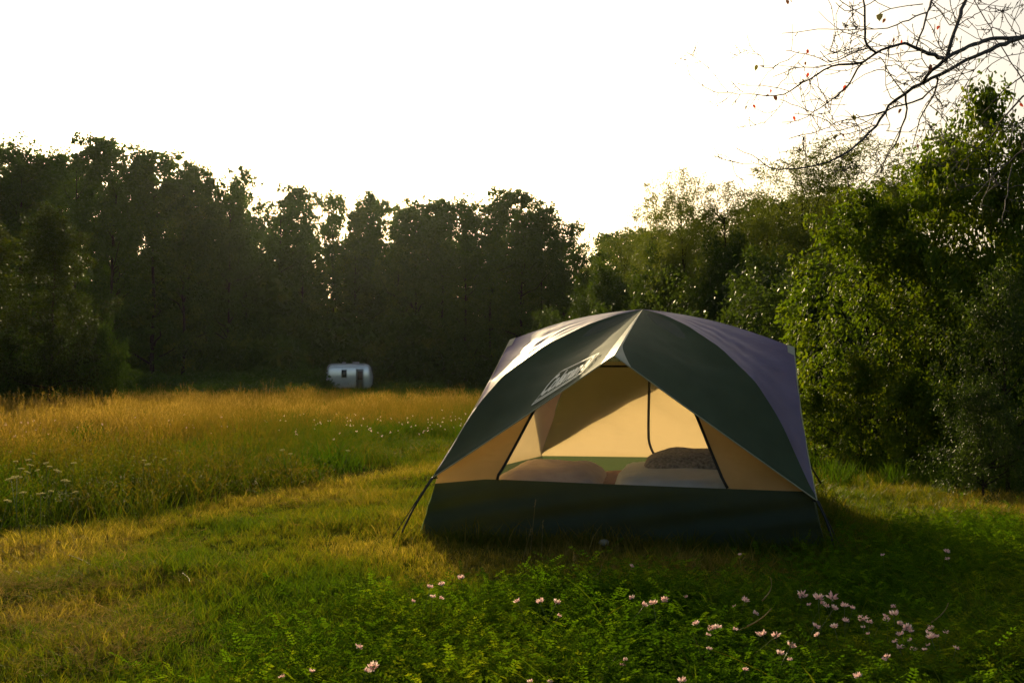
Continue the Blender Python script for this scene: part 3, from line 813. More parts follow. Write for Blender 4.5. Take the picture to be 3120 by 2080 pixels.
for px, py, Y, w, lab in (
        (2620, 1090, 12.8, 1.7, "low leafy bush at the foot of the wide leafy tree"),
        (2760, 1130, 12.2, 1.5, "low leafy bush beside a dark hollow, right of the tent"),
        (2480, 1180, 13.4, 1.3, "low green bush just right of the tent's guy poles"),
        (2900, 1180, 11.8, 1.5, "low leafy bush left of the small leaved shrub")):
    plant_tree("leafy_bush", lowleaf, "lowleaf", px, py, Y, w, lab, "bush", "low leafy bushes right of the tent", rz=rnd.uniform(0, 6.28))
darksh = make_kind(253, M['dark_leaf'], 3.0, 1.3, .05, 95, 190, .27, .046, .035, 30, aspect=.5, shape=4, prof=.6, edge=.45, core=.25, drop=.4)
plant_tree("shrub", darksh, "darksh", 3060, 800, 10.2, 1.9, "tall dark shrub with small shiny leaves at the right edge", "shrub", rz=.4)
plant_tree("shrub", darksh, "darksh", 2990, 1150, 9.6, 1.2, "small dark shrub with shiny leaves in front of the tall one at the right edge", "shrub", rz=2.2)

# ------------------------------------------------------------------ bare tree overhead
def bare_tree():
    rng = np.random.default_rng(314)
    def dep(cx, cy):      # depth of the spray over the crop: it wavers about six metres out
        return 6.0 + .35 * math.sin(cx * .0031 + cy * .0012) + .25 * math.sin(cy * .0045 - cx * .0017) + (cx - 1200) * .00012
    def pt(cx, cy): return np.array(at(2100 + cx * .43367, cy * .43367, dep(cx, cy)))
    MM = 6.0 / 2773 * .43367
    root = empty("bare_tree", (6.2, 7.4, 0))
    tag(root, "nearly leafless tree whose dark crooked boughs hang in from the upper right", "tree")
    inv = np.array([6.2, 7.4, 0])
    trunk = np.array([[6.2, 7.4, -.2], [6.15, 7.35, 1.0], [6.1, 7.2, 2.0], [5.9, 7.0, 2.9], [5.5, 6.8, 3.4], [4.6, 6.5, 3.6], list(pt(2420, 235))])
    v, f = tubes([(trunk - inv, [.17, .14, .12, .09, .07, .04, .020])], 9)
    link("trunk", np_mesh("trunk", v, f, M['twig'], smooth=True), root)
    B = [
     ([(2420,235),(2352,258),(2150,335),(2000,400),(1880,460),(1760,525),(1640,582),(1520,650),(1400,742),(1340,840),(1270,940),(1180,1020),(1050,1110),(900,1170),(760,1186),(640,1196),(540,1155),(440,1090),(330,1040)], 20, 2),
     ([(2352,256),(2290,275),(2150,265),(2000,310),(1900,352),(1800,412),(1700,500),(1640,580)], 17, 13),
     ([(1800,410),(1680,375),(1600,350),(1540,315),(1480,310),(1400,325),(1310,370),(1220,440),(1150,540),(1090,630),(980,720),(870,790),(780,855),(650,860)], 14, 2),
     ([(1310,368),(1250,332),(1230,230),(1235,120),(1218,-20)], 9, 7),
     ([(1218,442),(1100,460),(1000,460),(900,520),(800,590),(720,640),(600,680),(500,665),(350,655),(200,660),(130,625),(90,590)], 9, 1.2),
     ([(1800,440),(1850,280),(1890,140),(1950,-30)], 14, 13),
     ([(1590,345),(1640,200),(1690,40),(1720,-20)], 6, 9),
     ([(1668,90),(1500,155),(1400,195),(1200,215),(1040,205),(900,210),(760,220),(650,235)], 6, 1.2),
     ([(1250,340),(1130,380),(1000,440),(950,430),(880,390),(750,375),(680,355)], 6, 1.2),
     ([(750,380),(640,450),(540,480),(500,465)], 2.5, 1.4),
     ([(1740,540),(1740,600),(1680,730),(1620,830),(1590,950),(1560,1080),(1540,1180)], 8, 1.6),
     ([(1640,692),(1500,740),(1390,780),(1200,825),(1080,845),(980,890),(880,930),(700,975)], 7, 1.3),
     ([(1740,600),(1640,690)], 6, 7),
     ([(1520,655),(1530,760),(1500,900),(1440,1030),(1350,1160),(1280,1250),(1180,1320)], 8, 1.6),
     ([(1510,660),(1420,540),(1360,430),(1330,400)], 5, 2),
     ([(2420,500),(2352,530),(2250,600),(2150,700),(2060,800)], 7, 2),
     ([(2420,610),(2352,680),(2220,800),(2150,930),(2080,1000),(1960,1080),(1900,1180)], 9, 2),
     ([(1990,-20),(2080,150),(2150,262),(2230,390),(2300,500),(2400,640)], 4, 5),
     ([(1690,740),(1780,820),(1870,960),(1990,1030),(2100,1060),(2260,1110)], 4, 2),
     ([(640,700),(720,730),(870,790)], 2.5, 3),
     ([(2420,870),(2352,878),(2180,882),(2050,850)], 5, 2),
     ([(2200,80),(2280,230),(2390,420)], 3, 5),
     ([(2420,1010),(2300,1090),(2200,1170),(2080,1300),(1990,1400)], 7, 2),
     ([(2270,1150),(2240,1330),(2200,1560)], 5, 3),
     ([(1450,540),(1370,480),(1290,500)], 2, 1),
     ([(2000,400),(1950,430),(1880,590),(1810,660)], 3, 1.2),
     ([(1640,30),(1540,40),(1400,65),(1340,95)], 4, 1.5),
     ([(1340,-20),(1180,75),(1090,80),(1030,20)], 3.5, 1.2),
     ([(720,470),(700,520),(650,580),(610,625)], 1.8, 1),
     ([(1000,460),(880,470),(740,470),(590,540)], 3, 1),
     ([(1000,870),(900,820),(800,800),(740,800)], 2.2, 1),
     ([(2352,370),(2220,400),(2120,440),(2080,510)], 3, 1.2),
     ([(1890,180),(1980,120),(2080,60),(2200,-20)], 4, 3),
     ([(1700,500),(1620,420),(1640,330)], 3, 1),
     ([(1300,880),(1180,920),(1060,950),(980,985)], 3, 1.2),
     ([(1390,780),(1340,800),(1240,860),(1120,905),(960,930)], 4, 1.2),
     ([(700,640),(560,600),(460,605),(340,588)], 2, 1), ([(380,650),(330,610),(295,570)], 1.6, .9), ([(360,660),(340,710),(300,740)], 1.6, .9),
     ([(1000,440),(920,360)], 2, .9),
     ([(2352,1300),(2250,1330),(2180,1300)], 4, 2), ([(2400,1390),(2300,1415),(2250,1400)], 4, 2), ([(720,15),(690,-30)], 2, 2),
    ]
    allp = []
    for pts, r0, r1 in B:
        P = [pt(*p) for p in pts]
        Q = []
        for i in range(len(P) - 1):
            m = max(2, int(np.linalg.norm(P[i + 1] - P[i]) / .07))
            for k in range(m): Q.append(P[i] + (P[i + 1] - P[i]) * k / m)
        Q.append(P[-1]); Q = np.array(Q)
        w = rng.normal(0, .004, Q.shape); w[0] = w[-1] = 0
        Q[1:-1] = .5 * Q[1:-1] + .25 * (Q[:-2] + Q[2:])
        Q += w
        rr = np.linspace(r0, r1, len(Q)) * MM * .92 * rng.uniform(.92, 1.1, len(Q))
        allp.append((Q, np.maximum(rr * 1.0, .0029)))
    for i, (Q, rr) in enumerate(allp):
        v, f = tubes([(Q - inv, rr)], 7 if rr[0] > .006 else 5)
        link("branch", np_mesh("branch", v, f, M['twig'], smooth=True), root)
    # fine twigs, spurs and buds along every branch: countless
    tw = []
    def twig(p, d, L, r, lvl):
        n = 5; q = [p]
        for k in range(n):
            d = unit(d + rng.normal(0, .22, 3) + np.array([0, 0, .04])); q.append(q[-1] + d * L / n)
        q = np.array(q); tw.append((q, np.linspace(max(r, .0027), .0019, n + 1)))
        for k in range(1, n):
            if rng.uniform() < .55:
                e = unit(rng.normal(0, 1, 3) + d * .5); tw.append((np.array([q[k], q[k] + e * rng.uniform(.008, .02)]), np.array([.0030, .0020])))
        if lvl > 0:
            for k in (2, 3, 4):
                if rng.uniform() < .55: twig(q[k], unit(d + rng.normal(0, .6, 3)), L * .55, r * .65, lvl - 1)
    for Q, rr in allp:
        Tn = unit(np.gradient(Q, axis=0))
        for k in range(1, len(Q) - 1):
            if rng.uniform() < .40:   # spur with a bud
                e = unit(np.cross(Tn[k], rng.normal(0, 1, 3)) + Tn[k] * .4); L = rng.uniform(.012, .035)
                tw.append((np.array([Q[k], Q[k] + e * L * .6, Q[k] + e * L]), np.array([.0032, .0030, .0044])))
            if rr[k] > .0045 and rng.uniform() < .13:
                e = unit(np.cross(Tn[k], rng.normal(0, 1, 3)) * .8 + Tn[k] * .8); twig(Q[k], e, rng.uniform(.4, .85), .0036, 2)
            if rng.uniform() < .26:
                e = unit(np.cross(Tn[k], rng.normal(0, 1, 3)) * .9 + Tn[k] * .8); twig(Q[k], e, rng.uniform(.12, .42), min(.0024, rr[k] * .7), 2)
    v, f = tubes([(q - inv, r) for q, r in tw], 3, close=False)
    o = link("twigs", np_mesh("twigs", v, f, M['twig']), root); tag(o, kind="stuff")
    # the few leaves still hanging
    LV = [(470,475,48,'olive'),(765,428,32,'red'),(815,447,28,'brown'),(833,362,34,'red'),(822,378,22,'red'),(830,528,44,'red'),(572,640,36,'red'),(548,672,34,'brown'),(606,690,52,'brown'),(680,672,54,'red'),(487,698,30,'brown'),(632,745,42,'brown'),(325,715,26,'red'),
          (457,748,36,'red'),(400,755,32,'olive'),(738,832,36,'red'),(692,866,44,'red'),(805,945,34,'red'),(1090,618,46,'red'),(1468,392,56,'red'),(1338,120,70,'olive'),(1368,146,32,'brown'),(1718,212,46,'brown'),(1748,195,34,'red'),(1435,285,34,'brown'),(1490,295,26,'red'),
          (1160,875,40,'brown'),(1160,825,46,'olive'),(1545,838,26,'red'),(1650,900,36,'red'),(1617,918,24,'brown'),(1607,1028,36,'brown'),(1027,962,44,'olive'),(1082,950,26,'brown'),(1210,930,30,'red'),(1480,780,40,'brown'),(690,15,46,'brown'),(498,1208,24,'olive'),(1525,990,26,'olive'),
          (1465,1020,38,'olive'),(2335,737,38,'red'),(1690,480,60,'brown'),(1880,278,26,'olive'),(800,562,20,'olive'),(1232,862,26,'brown'),(735,510,18,'red'),(790,486,16,'red'),(1790,340,18,'olive'),(1500,355,14,'brown'),(2010,345,18,'olive')]
    for cx, cy, L, c in LV:
        p = pt(cx, cy); L = L * MM
        ax = np.array([rng.normal(0, .5), rng.normal(0, .4), -1 + rng.normal(0, .5)]); ax = unit(ax)
        v, f, t = leaf_geo(np.zeros((1, 3)) - ax * L * .5, ax[None], rng.normal(0, 1, (1, 3)) + np.array([[0, -1.2, .2]]), np.array([L]), np.array([L * .30]), np.array([rng.uniform()]), 6, fold=.25, droop=.1)
        st = np.array([-ax * L * .5, -ax * L * .5 + np.array([rng.normal(0, .004), rng.normal(0, .006), L * .55])])
        tv, tf = tubes([(st, np.array([.0009, .0009]))], 3, close=False)
        me = np_mesh("leaf", np.concatenate([v, tv]), [f] + [q + len(v) for q in tf if len(q)], M[c + '_leaf'], attrs={"tint": np.concatenate([t, np.full(len(tv), .3)])})
        link("leaf", me, root, Vector(p - inv))
bare_tree()

# ------------------------------------------------------------------ tent
def tent():
    root = empty("tent", (0.95, 8.2, 0))
    tag(root, "green and purple dome tent with tan body and mesh window on the mown grass", "tent")
    O = np.array([0.95, 8.2, 0.0])
    P = np.array([1.19, 8.25, 1.885])
    corners = {'fl': (np.array([-.62, 7.20, .485]), np.array([-.885, 7.16, 0.0]), np.array([-.77, 7.16, 0])),
               'fr': (np.array([2.225, 6.68, .375]), np.array([2.33, 6.62, 0.0]), np.array([2.31, 6.63, 0])),
               'br': (np.array([2.98, 9.28, .44]), np.array([3.28, 9.50, 0.0]), np.array([3.05, 9.30, 0])),
               'bl': (np.array([.30, 9.72, .46]), np.array([.10, 9.95, 0.0]), np.array([.36, 9.76, 0]))}
    apex = {'f': np.array([0.757, 6.74, 1.432]), 'r': np.array([2.485, 8.02, 1.530]), 'b': np.array([1.55, 9.70, 1.45]), 'l': np.array([-.018, 8.50, 1.612])}
    TT = np.array([0, .15, .3, .5, .7, .83, .91, 1.0]); GG = np.array([0, .045, .115, .245, .43, .63, .81, 1.0])
    # smooth height profile of the bent pole
    def prof(t):
        from_ = np.linspace(0, 1, 200); g = np.interp(from_, TT, GG)
        k = np.ones(15) / 15; gp = np.convolve(np.pad(g, 7, mode='edge'), k, 'valid'); gp[0], gp[-1] = 0, 1
        return np.interp(t, from_, gp)
    def seam(c, t):
        t = np.asarray(t, float)[:, None]; C = corners[c][0]
        p = P + (C - P) * t
        p[:, 2] = P[2] + (C[2] - P[2]) * prof(t[:, 0])
        return p
    def ridge(a, t, bulge=.004):
        t = np.asarray(t, float)[:, None]; A = apex[a]
        p = P + (A - P) * t; p[:, 2] += (bulge if a in 'fb' else .055) * np.sin(np.pi * t[:, 0])
        return p
    def edge(a, c, s, sag=.035):
        s = np.asarray(s, float)[:, None]; A, C = apex[a], corners[c][0]
        p = A + (C - A) * s
        q = np.sin(np.pi * s[:, 0]); mid = P - (A + C) / 2
        p += q[:, None] * sag * np.array([mid[0], mid[1], .25]) / (abs(mid[0]) + abs(mid[1]) + .25)
        return p
    NS, NT = 64, 90
    tq = np.linspace(0, 1, NT); sq = np.linspace(0, 1, NS)
    def patch(a, c, s, t, sag=.035):
        """Coons patch between ridge (s=0), pole seam (s=1), free edge (t=1)"""
        s, t = np.asarray(s, float), np.asarray(t, float)
        r_, s_, e_ = ridge(a, t), seam(c, t), edge(a, c, s, sag)
        A, C = apex[a], corners[c][0]
        S, T = s[:, None], t[:, None]
        p = (1 - S) * r_ + S * s_ + (1 - T) * P + T * e_ - ((1 - S) * (1 - T) * P + S * (1 - T) * P + (1 - S) * T * A + S * T * C)
        if a in 'fb':      # taut cloth is hollow between ridge, pole and hem
            n = np.cross(A - P, C - P); n /= np.linalg.norm(n); n = -n if n[2] < 0 else n
            p = p - n * .06 * np.sin(np.pi * S ** 1.5) * np.sin(np.pi * T)
        return p
    rng = np.random.default_rng(8)
    def half(name, a, c, mat, wr=.006, s0=0.0, flip=False):
        S, T = np.meshgrid(np.linspace(s0, 1, NS), tq, indexing='ij')
        V = patch(a, c, S.ravel(), T.ravel())
        # cloth tension creases run from the free edge up towards the seams
        d = np.sin(26 * S.ravel() + 9 * T.ravel() + 2 * np.sin(7 * T.ravel())) * np.sin(np.pi * S.ravel()) * T.ravel() ** 1.5
        sr_, tr_ = S.ravel(), T.ravel()
        pk = .55 * np.exp(-(1 - sr_) / .07) * np.sin(88 * tr_ + 3 * np.sin(11 * tr_)) * np.clip(tr_ * 6, 0, 1) * (.4 + .6 * np.sin(5 * tr_ + ord(a[0])) ** 2)
        pk += .8 * np.exp(-tr_ / .22) * np.clip(tr_ * 9, 0, 1) * np.sin(30 * sr_ + 6 * tr_)
        pk += .5 * np.exp(-(1 - tr_) / .05) * np.sin(60 * sr_ + 4 * np.sin(9 * sr_)) * np.sin(np.pi * sr_)
        pk += .7 * np.exp(-((sr_ - .5) / .2) ** 2 - ((tr_ - .6) / .16) ** 2) * np.sin(44 * tr_ - 22 * sr_)
        n = np.cross(apex[a] - P, corners[c][0] - P); n /= np.linalg.norm(n)
        if n[2] < 0: n = -n
        V = V + n * (wr * d + (.0030 if 'purple' in mat.name else .0013) * pk)[:, None]
        F = grid_faces(NS, NT)
        if flip: F = F[:, ::-1]
        o = link(name, np_mesh(name, V - O, F, mat, smooth=True), root)
        return o
    w = .085
    for a, c, nm, mt, fl in (('f', 'fl', 'fly_panel', 'fly_green', True), ('f', 'fr', 'fly_panel', 'fly_green', False), ('b', 'bl', 'fly_panel', 'fly_green', False), ('b', 'br', 'fly_panel', 'fly_green', True),
                             ('l', 'fl', 'fly_panel', 'fly_purple', False), ('l', 'bl', 'fly_panel', 'fly_purple', True), ('r', 'fr', 'fly_panel', 'fly_purple', True), ('r', 'br', 'fly_panel', 'fly_purple', False)):
        o = half(nm, a, c, M[mt], wr=.007 if mt == 'fly_purple' else .0016, s0=0.0, flip=fl)
        o["label"] = "dark green fly panel" if mt == 'fly_green' else "purple fly panel"
    # cream strip along the front ridge, widening over the lip at the apex
    for c in ('fl', 'fr'):
        S, T = np.meshgrid(np.linspace(0, 1, 5), tq, indexing='ij')
        wd = (.045 + .030 * T ** 2) if c == 'fl' else (.012 + .075 * np.clip((T - .80) / .20, 0, 1) ** 1.5)
        V = patch('f', c, (S * wd).ravel(), T.ravel())
        V = V + np.array([0, -.003, .004])
        F = grid_faces(5, NT); F = F[:, ::-1] if c == 'fl' else F
        o = link("ridge_strip", np_mesh("ridge_strip", V - O, F, M['cream'], smooth=True), root)
    # small cream corner patches at the tips
    for a, c1, c2 in (('l', 'fl', 'bl'), ('r', 'fr', 'br')):
        V = []
        for c in (c1, c2):
            S, T = np.meshgrid(np.linspace(0, .07, 5), np.linspace(.955, 1.0, 5), indexing='ij')
            keep = patch(a, c, S.ravel(), T.ravel()); V.append(keep + np.array([0, 0, .005]) + (apex[a] - P) * .002)
        F = np.concatenate([grid_faces(5, 5)[:, ::-1], grid_faces(5, 5, 25)])
        link("tip_patch", np_mesh("tip_patch", np.concatenate(V) - O, F, M['cream'], smooth=True), root)
    # piping along the free edges
    for a, c1, c2 in (('f', 'fl', 'fr'), ('l', 'fl', 'bl'), ('r', 'fr', 'br'), ('b', 'bl', 'br')):
        p = np.concatenate([edge(a, c1, np.linspace(1, 0, 30)), edge(a, c2, np.linspace(0, 1, 30))[1:]])
        v, f = tubes([(p - O, .0055)], 6)
        link("piping", np_mesh("piping", v, f, M['cream'], smooth=True), root)
    # poles under the seams, legs splayed to the pegs
    for c in corners:
        p = seam(c, np.linspace(0, 1, 40)); p[:, 2] -= .012; p[:, :2] += (P[:2] - corners[c][0][:2]) * .004
        v, f = tubes([(p - O, .0065)], 7); link("pole", np_mesh("pole", v, f, M['pole'], smooth=True), root)
        a, b = corners[c][0], corners[c][1]
        t = np.linspace(0, 1, 9)[:, None]
        lg = a + (b - a) * t; out = unit((b - a) * np.array([1, 1, 0])); lg += out * .02 * np.sin(np.pi * t)
        v, f = tubes([(lg - O, .0085)], 7); link("leg", np_mesh("leg", v, f, M['pole'], smooth=True), root)
        lg2 = a + (b + out * .05 - a) * t + out * .012
        v, f = tubes([(lg2 - O, .004)], 5); link("guy_line", np_mesh("guy_line", v, f, M['tape']), root)
        # hook that ties fly corner to the body
        hk = np.array([a, (a + corners[c][2]) / 2 * np.array([1, 1, 0]) + np.array([0, 0, a[2] - .04])])
        v, f = tubes([(np.array([a, a + (P - a) * .02 + np.array([0, 0, -.035])]) - O, .006)], 5); link("hook", np_mesh("hook", v, f, M['tape']), root)
        pg = np.array([b + np.array([0, 0, .03]), b - out * .03 + np.array([0, 0, -.12])])
        v, f = tubes([(pg - O, .005)], 6); link("peg", np_mesh("peg", v, f, M['pole']), root)
    # body walls: each ruled between two neighbouring poles at equal height
    inset = .035
    ZT = np.linspace(0, 1, 200)
    def pole_at(c, z):
        s = seam(c, ZT); t = np.interp(-z, -s[:, 2], ZT)
        p = seam(c, t)
        lo = z < corners[c][0][2]
        if lo.any():
            top, bt = corners[c][0], corners[c][2]
            k = (z[lo] / top[2])[:, None]; p[lo] = bt + (top - bt) * k
        ctr = np.array([P[0], P[1]])
        d = ctr - p[:, :2]; p[:, :2] += d / (np.linalg.norm(d, axis=1, keepdims=True) + 1e-6) * inset
        p[:, 2] = z
        return p
    tub = {'fl': .435, 'fr': .435, 'br': .43, 'bl': .44}
    def wall(name, c1, c2, z0, z1, sl, sr, mat, nu=24, nv=24, bow=.04, wr=.0, ph=0.0, label=None, zcurve=None, hem=0.0):
        U, Vv = np.meshgrid(np.linspace(0, 1, nu), np.linspace(0, 1, nv), indexing='ij')
        u, v = U.ravel(), Vv.ravel()
        z = z0 + (z1 - z0) * v
        if zcurve is not None: z = z + zcurve(u) * (1 - v)
        a, b = pole_at(c1, z), pole_at(c2, z)
        s_l = sl(v) if callable(sl) else sl; s_r = sr(v) if callable(sr) else sr
        s = s_l + (s_r - s_l) * u
        if hem:
            q = np.minimum(1, s / .14) * (1 - np.clip((s - .2) / .75, 0, 1)); z = z + hem * q * (v if z0 == 0 else 1 - v)
            a, b = pole_at(c1, z), pole_at(c2, z)
        p = a + (b - a) * s[:, None]
        mid = (corners[c1][2] + corners[c2][2]) / 2 - np.array([P[0], P[1], 0]); mid[2] = 0; mid /= np.linalg.norm(mid)
        p += mid * (bow * np.sin(np.pi * s) * np.sin(np.pi * np.clip(z / 1.6, 0, 1)))[:, None]
        if wr: p += mid * (wr * np.sin(17 * s - 7 * v + 2.0 * np.sin(4 * v + ph) + ph) * np.sin(np.pi * v) )[:, None]
        o = link(name, np_mesh(name, p - O, grid_faces(nu, nv), mat, smooth=True), root)
        if label: o["label"] = label
        return o
    one = lambda v: np.ones_like(v); zero = lambda v: np.zeros_like(v)
    ztop = 1.36
    sl = lambda v: .175 + .05 * v ** 1.2; sr = lambda v: .795 - .075 * v
    # front
    wall("base_wall", 'fl', 'fr', 0.0, .435, 0, 1, M['tub'], wr=.016, nu=60, ph=.7, hem=.042)
    wall("wall_panel", 'fl', 'fr', .435, ztop, zero, sl, M['tan'], nu=24, wr=.008, ph=.5, hem=.042)
    wall("window_mesh", 'fl', 'fr', .435, ztop, sl, sr, M['mesh_net'], wr=0, hem=.042)
    wall("wall_panel", 'fl', 'fr', .435, ztop, sr, one, M['tan'], nu=24, wr=.008, ph=2, hem=.042)
    wall("roof_mesh", 'fl', 'fr', ztop, 1.84, 0, 1, M['mesh_net'])
    # back: tan with a curved door zip
    wall("base_wall", 'br', 'bl', 0.0, .43, 0, 1, M['tub'], wr=.004)
    wall("wall_panel", 'br', 'bl', .43, 1.42, 0, 1, M['tan'], wr=.012, ph=1, nu=90, nv=40)
    wall("roof_mesh", 'br', 'bl', 1.42, 1.84, 0, 1, M['mesh_net'])
    for c1, c2, ph in (('fr', 'br', 0), ('bl', 'fl', 2)):
        wall("base_wall", c1, c2, 0.0, .43, 0, 1, M['tub'], wr=.006)
        wall("wall_panel", c1, c2, .43, 1.36, 0, 1, M['tan'], wr=.008, ph=ph)
        wall("roof_mesh", c1, c2, 1.36, 1.84, 0, 1, M['mesh_net'])
    # floor sheet
    fl = np.array([corners[c][2] for c in ('fl', 'fr', 'br', 'bl')]); fl[:, 2] = .012
    link("floor_sheet", np_mesh("floor_sheet", fl - O, np.array([[0, 1, 2, 3]]), M['tub']), root)
    # dark tapes: window edges, top, and the door zip on the back wall
    def on_wall(c1, c2, s, z, off, bow=.04):
        s, z = np.asarray(s, float), np.asarray(z, float)
        a, b = pole_at(c1, z), pole_at(c2, z); p = a + (b - a) * s[:, None]
        mid = (corners[c1][2] + corners[c2][2]) / 2 - np.array([P[0], P[1], 0]); mid[2] = 0; mid /= np.linalg.norm(mid)
        return p + mid * (bow * np.sin(np.pi * s) * np.sin(np.pi * np.clip(z / 1.6, 0, 1)) + off)[:, None]
    v01 = np.linspace(0, 1, 24); zz = .435 + (ztop - .435) * v01
    def ribbon(name, p, wd):
        v, f = tubes([(p - O, wd)], 6); link(name, np_mesh(name, v, f, M['tape'], smooth=True), root)
    ribbon("window_tape", on_wall('fl', 'fr', sl(v01), .475 + (ztop - .475) * v01, .004), .011)
    ribbon("window_tape", on_wall('fl', 'fr', sr(v01), .448 + (ztop - .448) * v01, .004), .011)
    ribbon("window_tape", on_wall('fl', 'fr', np.linspace(.225, .72, 16), np.full(16, ztop), .004), .009)
    tz = np.linspace(0, 1, 30)
    zs = 1.42 - (1.42 - .14) * tz
    # seen from inside: hangs straight, then sweeps to the right near the floor
    ss = .56 + .02 * np.sin(np.pi * tz * .9) - .10 * np.clip((tz - .62) / .38, 0, 1) ** 1.6
    ribbon("door_zip", on_wall('br', 'bl', ss, zs, -.012), .014)

    # printed logo: slanted frame, lettering and lantern badge on the left green front panel
    def logo():
        A, C = apex['f'], corners['fl'][0]
        # frame axes measured along the free edge (from the apex to the left corner) and up the cloth
        def surf(lx, ly):
            """lx: 0 at the logo's left end to 1 at its right end; ly: 0 bottom to 1 top"""
            s = .475 - .30 * lx
            t = .955 - .165 * ly
            return patch('f', 'fl', s, t)
        def put(name, V2, F):
            V2 = np.asarray(V2, float)
            p = surf(V2[:, 0], V2[:, 1])
            e = 1e-3
            n = unit(np.cross(surf(V2[:, 0] + e, V2[:, 1]) - p, surf(V2[:, 0], V2[:, 1] + e) - p))
            n = np.where((n[:, 1] > 0)[:, None], -n, n)
            p = p + n * .010
            return link(name, np_mesh(name, p - O, F, M['print']), root)
        # slanted rounded frame
        out = [(-.045, 0.02), (.86, 0.02), (.93, .10), (1.075, .88), (1.07, 1.0), (1.04, 1.0), (.16, 1.0), (.09, .93), (-.055, .10), (-.06, .04)]
        def dens(pl, m=8):
            r = []
            for i in range(len(pl)):
                a, b = np.array(pl[i]), np.array(pl[(i + 1) % len(pl)])
                for k in range(m): r.append(a + (b - a) * k / m)
            return np.array(r)
        o_ = dens(out); c_ = o_.mean(0)
        i_ = o_.copy(); i_[:, 0] += np.sign(c_[0] - o_[:, 0]) * .020 * (np.abs(o_[:, 0] - c_[0]) > .42); i_[:, 1] = .075 + (o_[:, 1] - .02) / .98 * .86
        n = len(o_); k = np.arange(n)
        put("logo_frame", np.concatenate([o_, i_]), np.stack([k, (k + 1) % n, (k + 1) % n + n, k + n], 1))
        bar = dens([(-.04, .115), (.84, .115), (.87, .155), (-.03, .155)], 10)
        nb = 40; put("logo_rule", np.concatenate([np.stack([np.linspace(-.04, .86, nb), np.full(nb, .115)], 1), np.stack([np.linspace(-.03, .87, nb), np.full(nb, .155)], 1)]),
                     np.stack([np.arange(nb - 1), np.arange(1, nb), np.arange(1, nb) + nb, np.arange(nb - 1) + nb], 1))
        cu = bpy.data.curves.new("lettering", 'FONT'); cu.body = "Coleman"; cu.shear = .35; cu.offset = .034; cu.space_character = .95; cu.resolution_u = 3
        to = bpy.data.objects.new("lettering", cu); col.objects.link(to)
        dg = bpy.context.evaluated_depsgraph_get(); me = bpy.data.meshes.new_from_object(to.evaluated_get(dg))
        col.objects.unlink(to); bpy.data.objects.remove(to)
        V2 = np.array([v.co[:2] for v in me.vertices]); lo, hi = V2.min(0), V2.max(0)
        V2 = (V2 - lo) / (hi - lo)
        # a large C: first letter taller, the rest on one line
        bx = V2[:, 0].copy()
        V2 = np.stack([.0 + .81 * V2[:, 0], .215 + .64 * V2[:, 1]], 1)
        F3 = [tuple(p.vertices) for p in me.polygons]
        tri = []
        for f in F3:
            for q in range(1, len(f) - 1): tri.append((f[0], f[q], f[q + 1]))
        put("logo_lettering", V2, np.array(tri))
        # lantern badge: ring with a small lantern inside
        th = np.linspace(0, 2 * np.pi, 25)[:-1]
        ring = lambda r: np.stack([.915 + .062 * r * np.cos(th) + .05 * r * np.sin(th), .58 + .33 * r * np.sin(th)], 1)
        n = 24; k = np.arange(n)
        put("logo_ring", np.concatenate([ring(1), ring(.70)]), np.stack([k, (k + 1) % n, (k + 1) % n + n, k + n], 1))
        lan = np.array([(.890, .42), (.925, .42), (.930, .55), (.945, .56), (.940, .66), (.915, .76), (.893, .66), (.885, .55)])
        put("logo_lantern", lan, np.array([[0, 1, 2, 3, 4, 5, 6, 7]]))
    logo()
    return O, root
TENT_O, TENT = tent()

# ------------------------------------------------------------------ bedding inside the tent
def cushion(name, ctr, size, yaw, mat, label, cat, puff=.5, seed=0, tilt=0.0, zexp=.75):
    n, m = 26, 40
    rng = np.random.default_rng(seed)
    th = np.linspace(-np.pi / 2, np.pi / 2, n); ph = np.linspace(0, 2 * np.pi, m, endpoint=False)
    T, Pp = np.meshgrid(th, ph, indexing='ij')
    sg = lambda v, e: np.sign(v) * np.abs(v) ** e
    x = sg(np.cos(T), puff) * sg(np.cos(Pp), .35); y = sg(np.cos(T), puff) * sg(np.sin(Pp), .35); z = sg(np.sin(T), zexp)
    V = np.stack([x * size[0] / 2, y * size[1] / 2, z * size[2] / 2], -1).reshape(-1, 3)
    V[:, 2] += (.014 * np.sin(9 * V[:, 0] + seed) * np.sin(7 * V[:, 1] + 2 * seed) + .010 * np.sin(23 * V[:, 0] + 9 * np.sin(5 * V[:, 1]) + seed) * np.sin(13 * V[:, 1] + 5 * V[:, 0])) * (V[:, 2] > 0) + .03 * tilt * V[:, 0]
    i, j = np.meshgrid(np.arange(n - 1), np.arange(m), indexing='ij'); jn = (j + 1) % m
    F = np.stack([i * m + j, i * m + jn, (i + 1) * m + jn, (i + 1) * m + j], -1).reshape(-1, 4)
    o = link(name, np_mesh(name, V, F, mat, smooth=True), None, ctr)
    o.rotation_euler = (0, 0, yaw)
    tag(o, label, cat)
    return o
M['mattress'] = solid_mat("pale_mattress", (.74, .86, .92), .7, noise=.08, bump=.2, bscale=12)
M['duvet'] = solid_mat("beige_duvet", (.74, .62, .56), .85, noise=.12, bump=.5, bscale=8)
M['speckle'] = solid_mat("speckled_blanket", (.30, .29, .27), .9, noise=.7, nscale=38, bump=.4)
M['brown'] = solid_mat("brown_blanket", (.46, .27, .18), .9, noise=.2, bump=.4, bscale=10)
Y0 = -R(10)
cushion("air_mattress", (1.55, 8.05, .235), (1.26, 1.9, .46), Y0, M['mattress'], "pale grey air mattress in the right half of the tent", "mattress", .30, 1, zexp=.45)
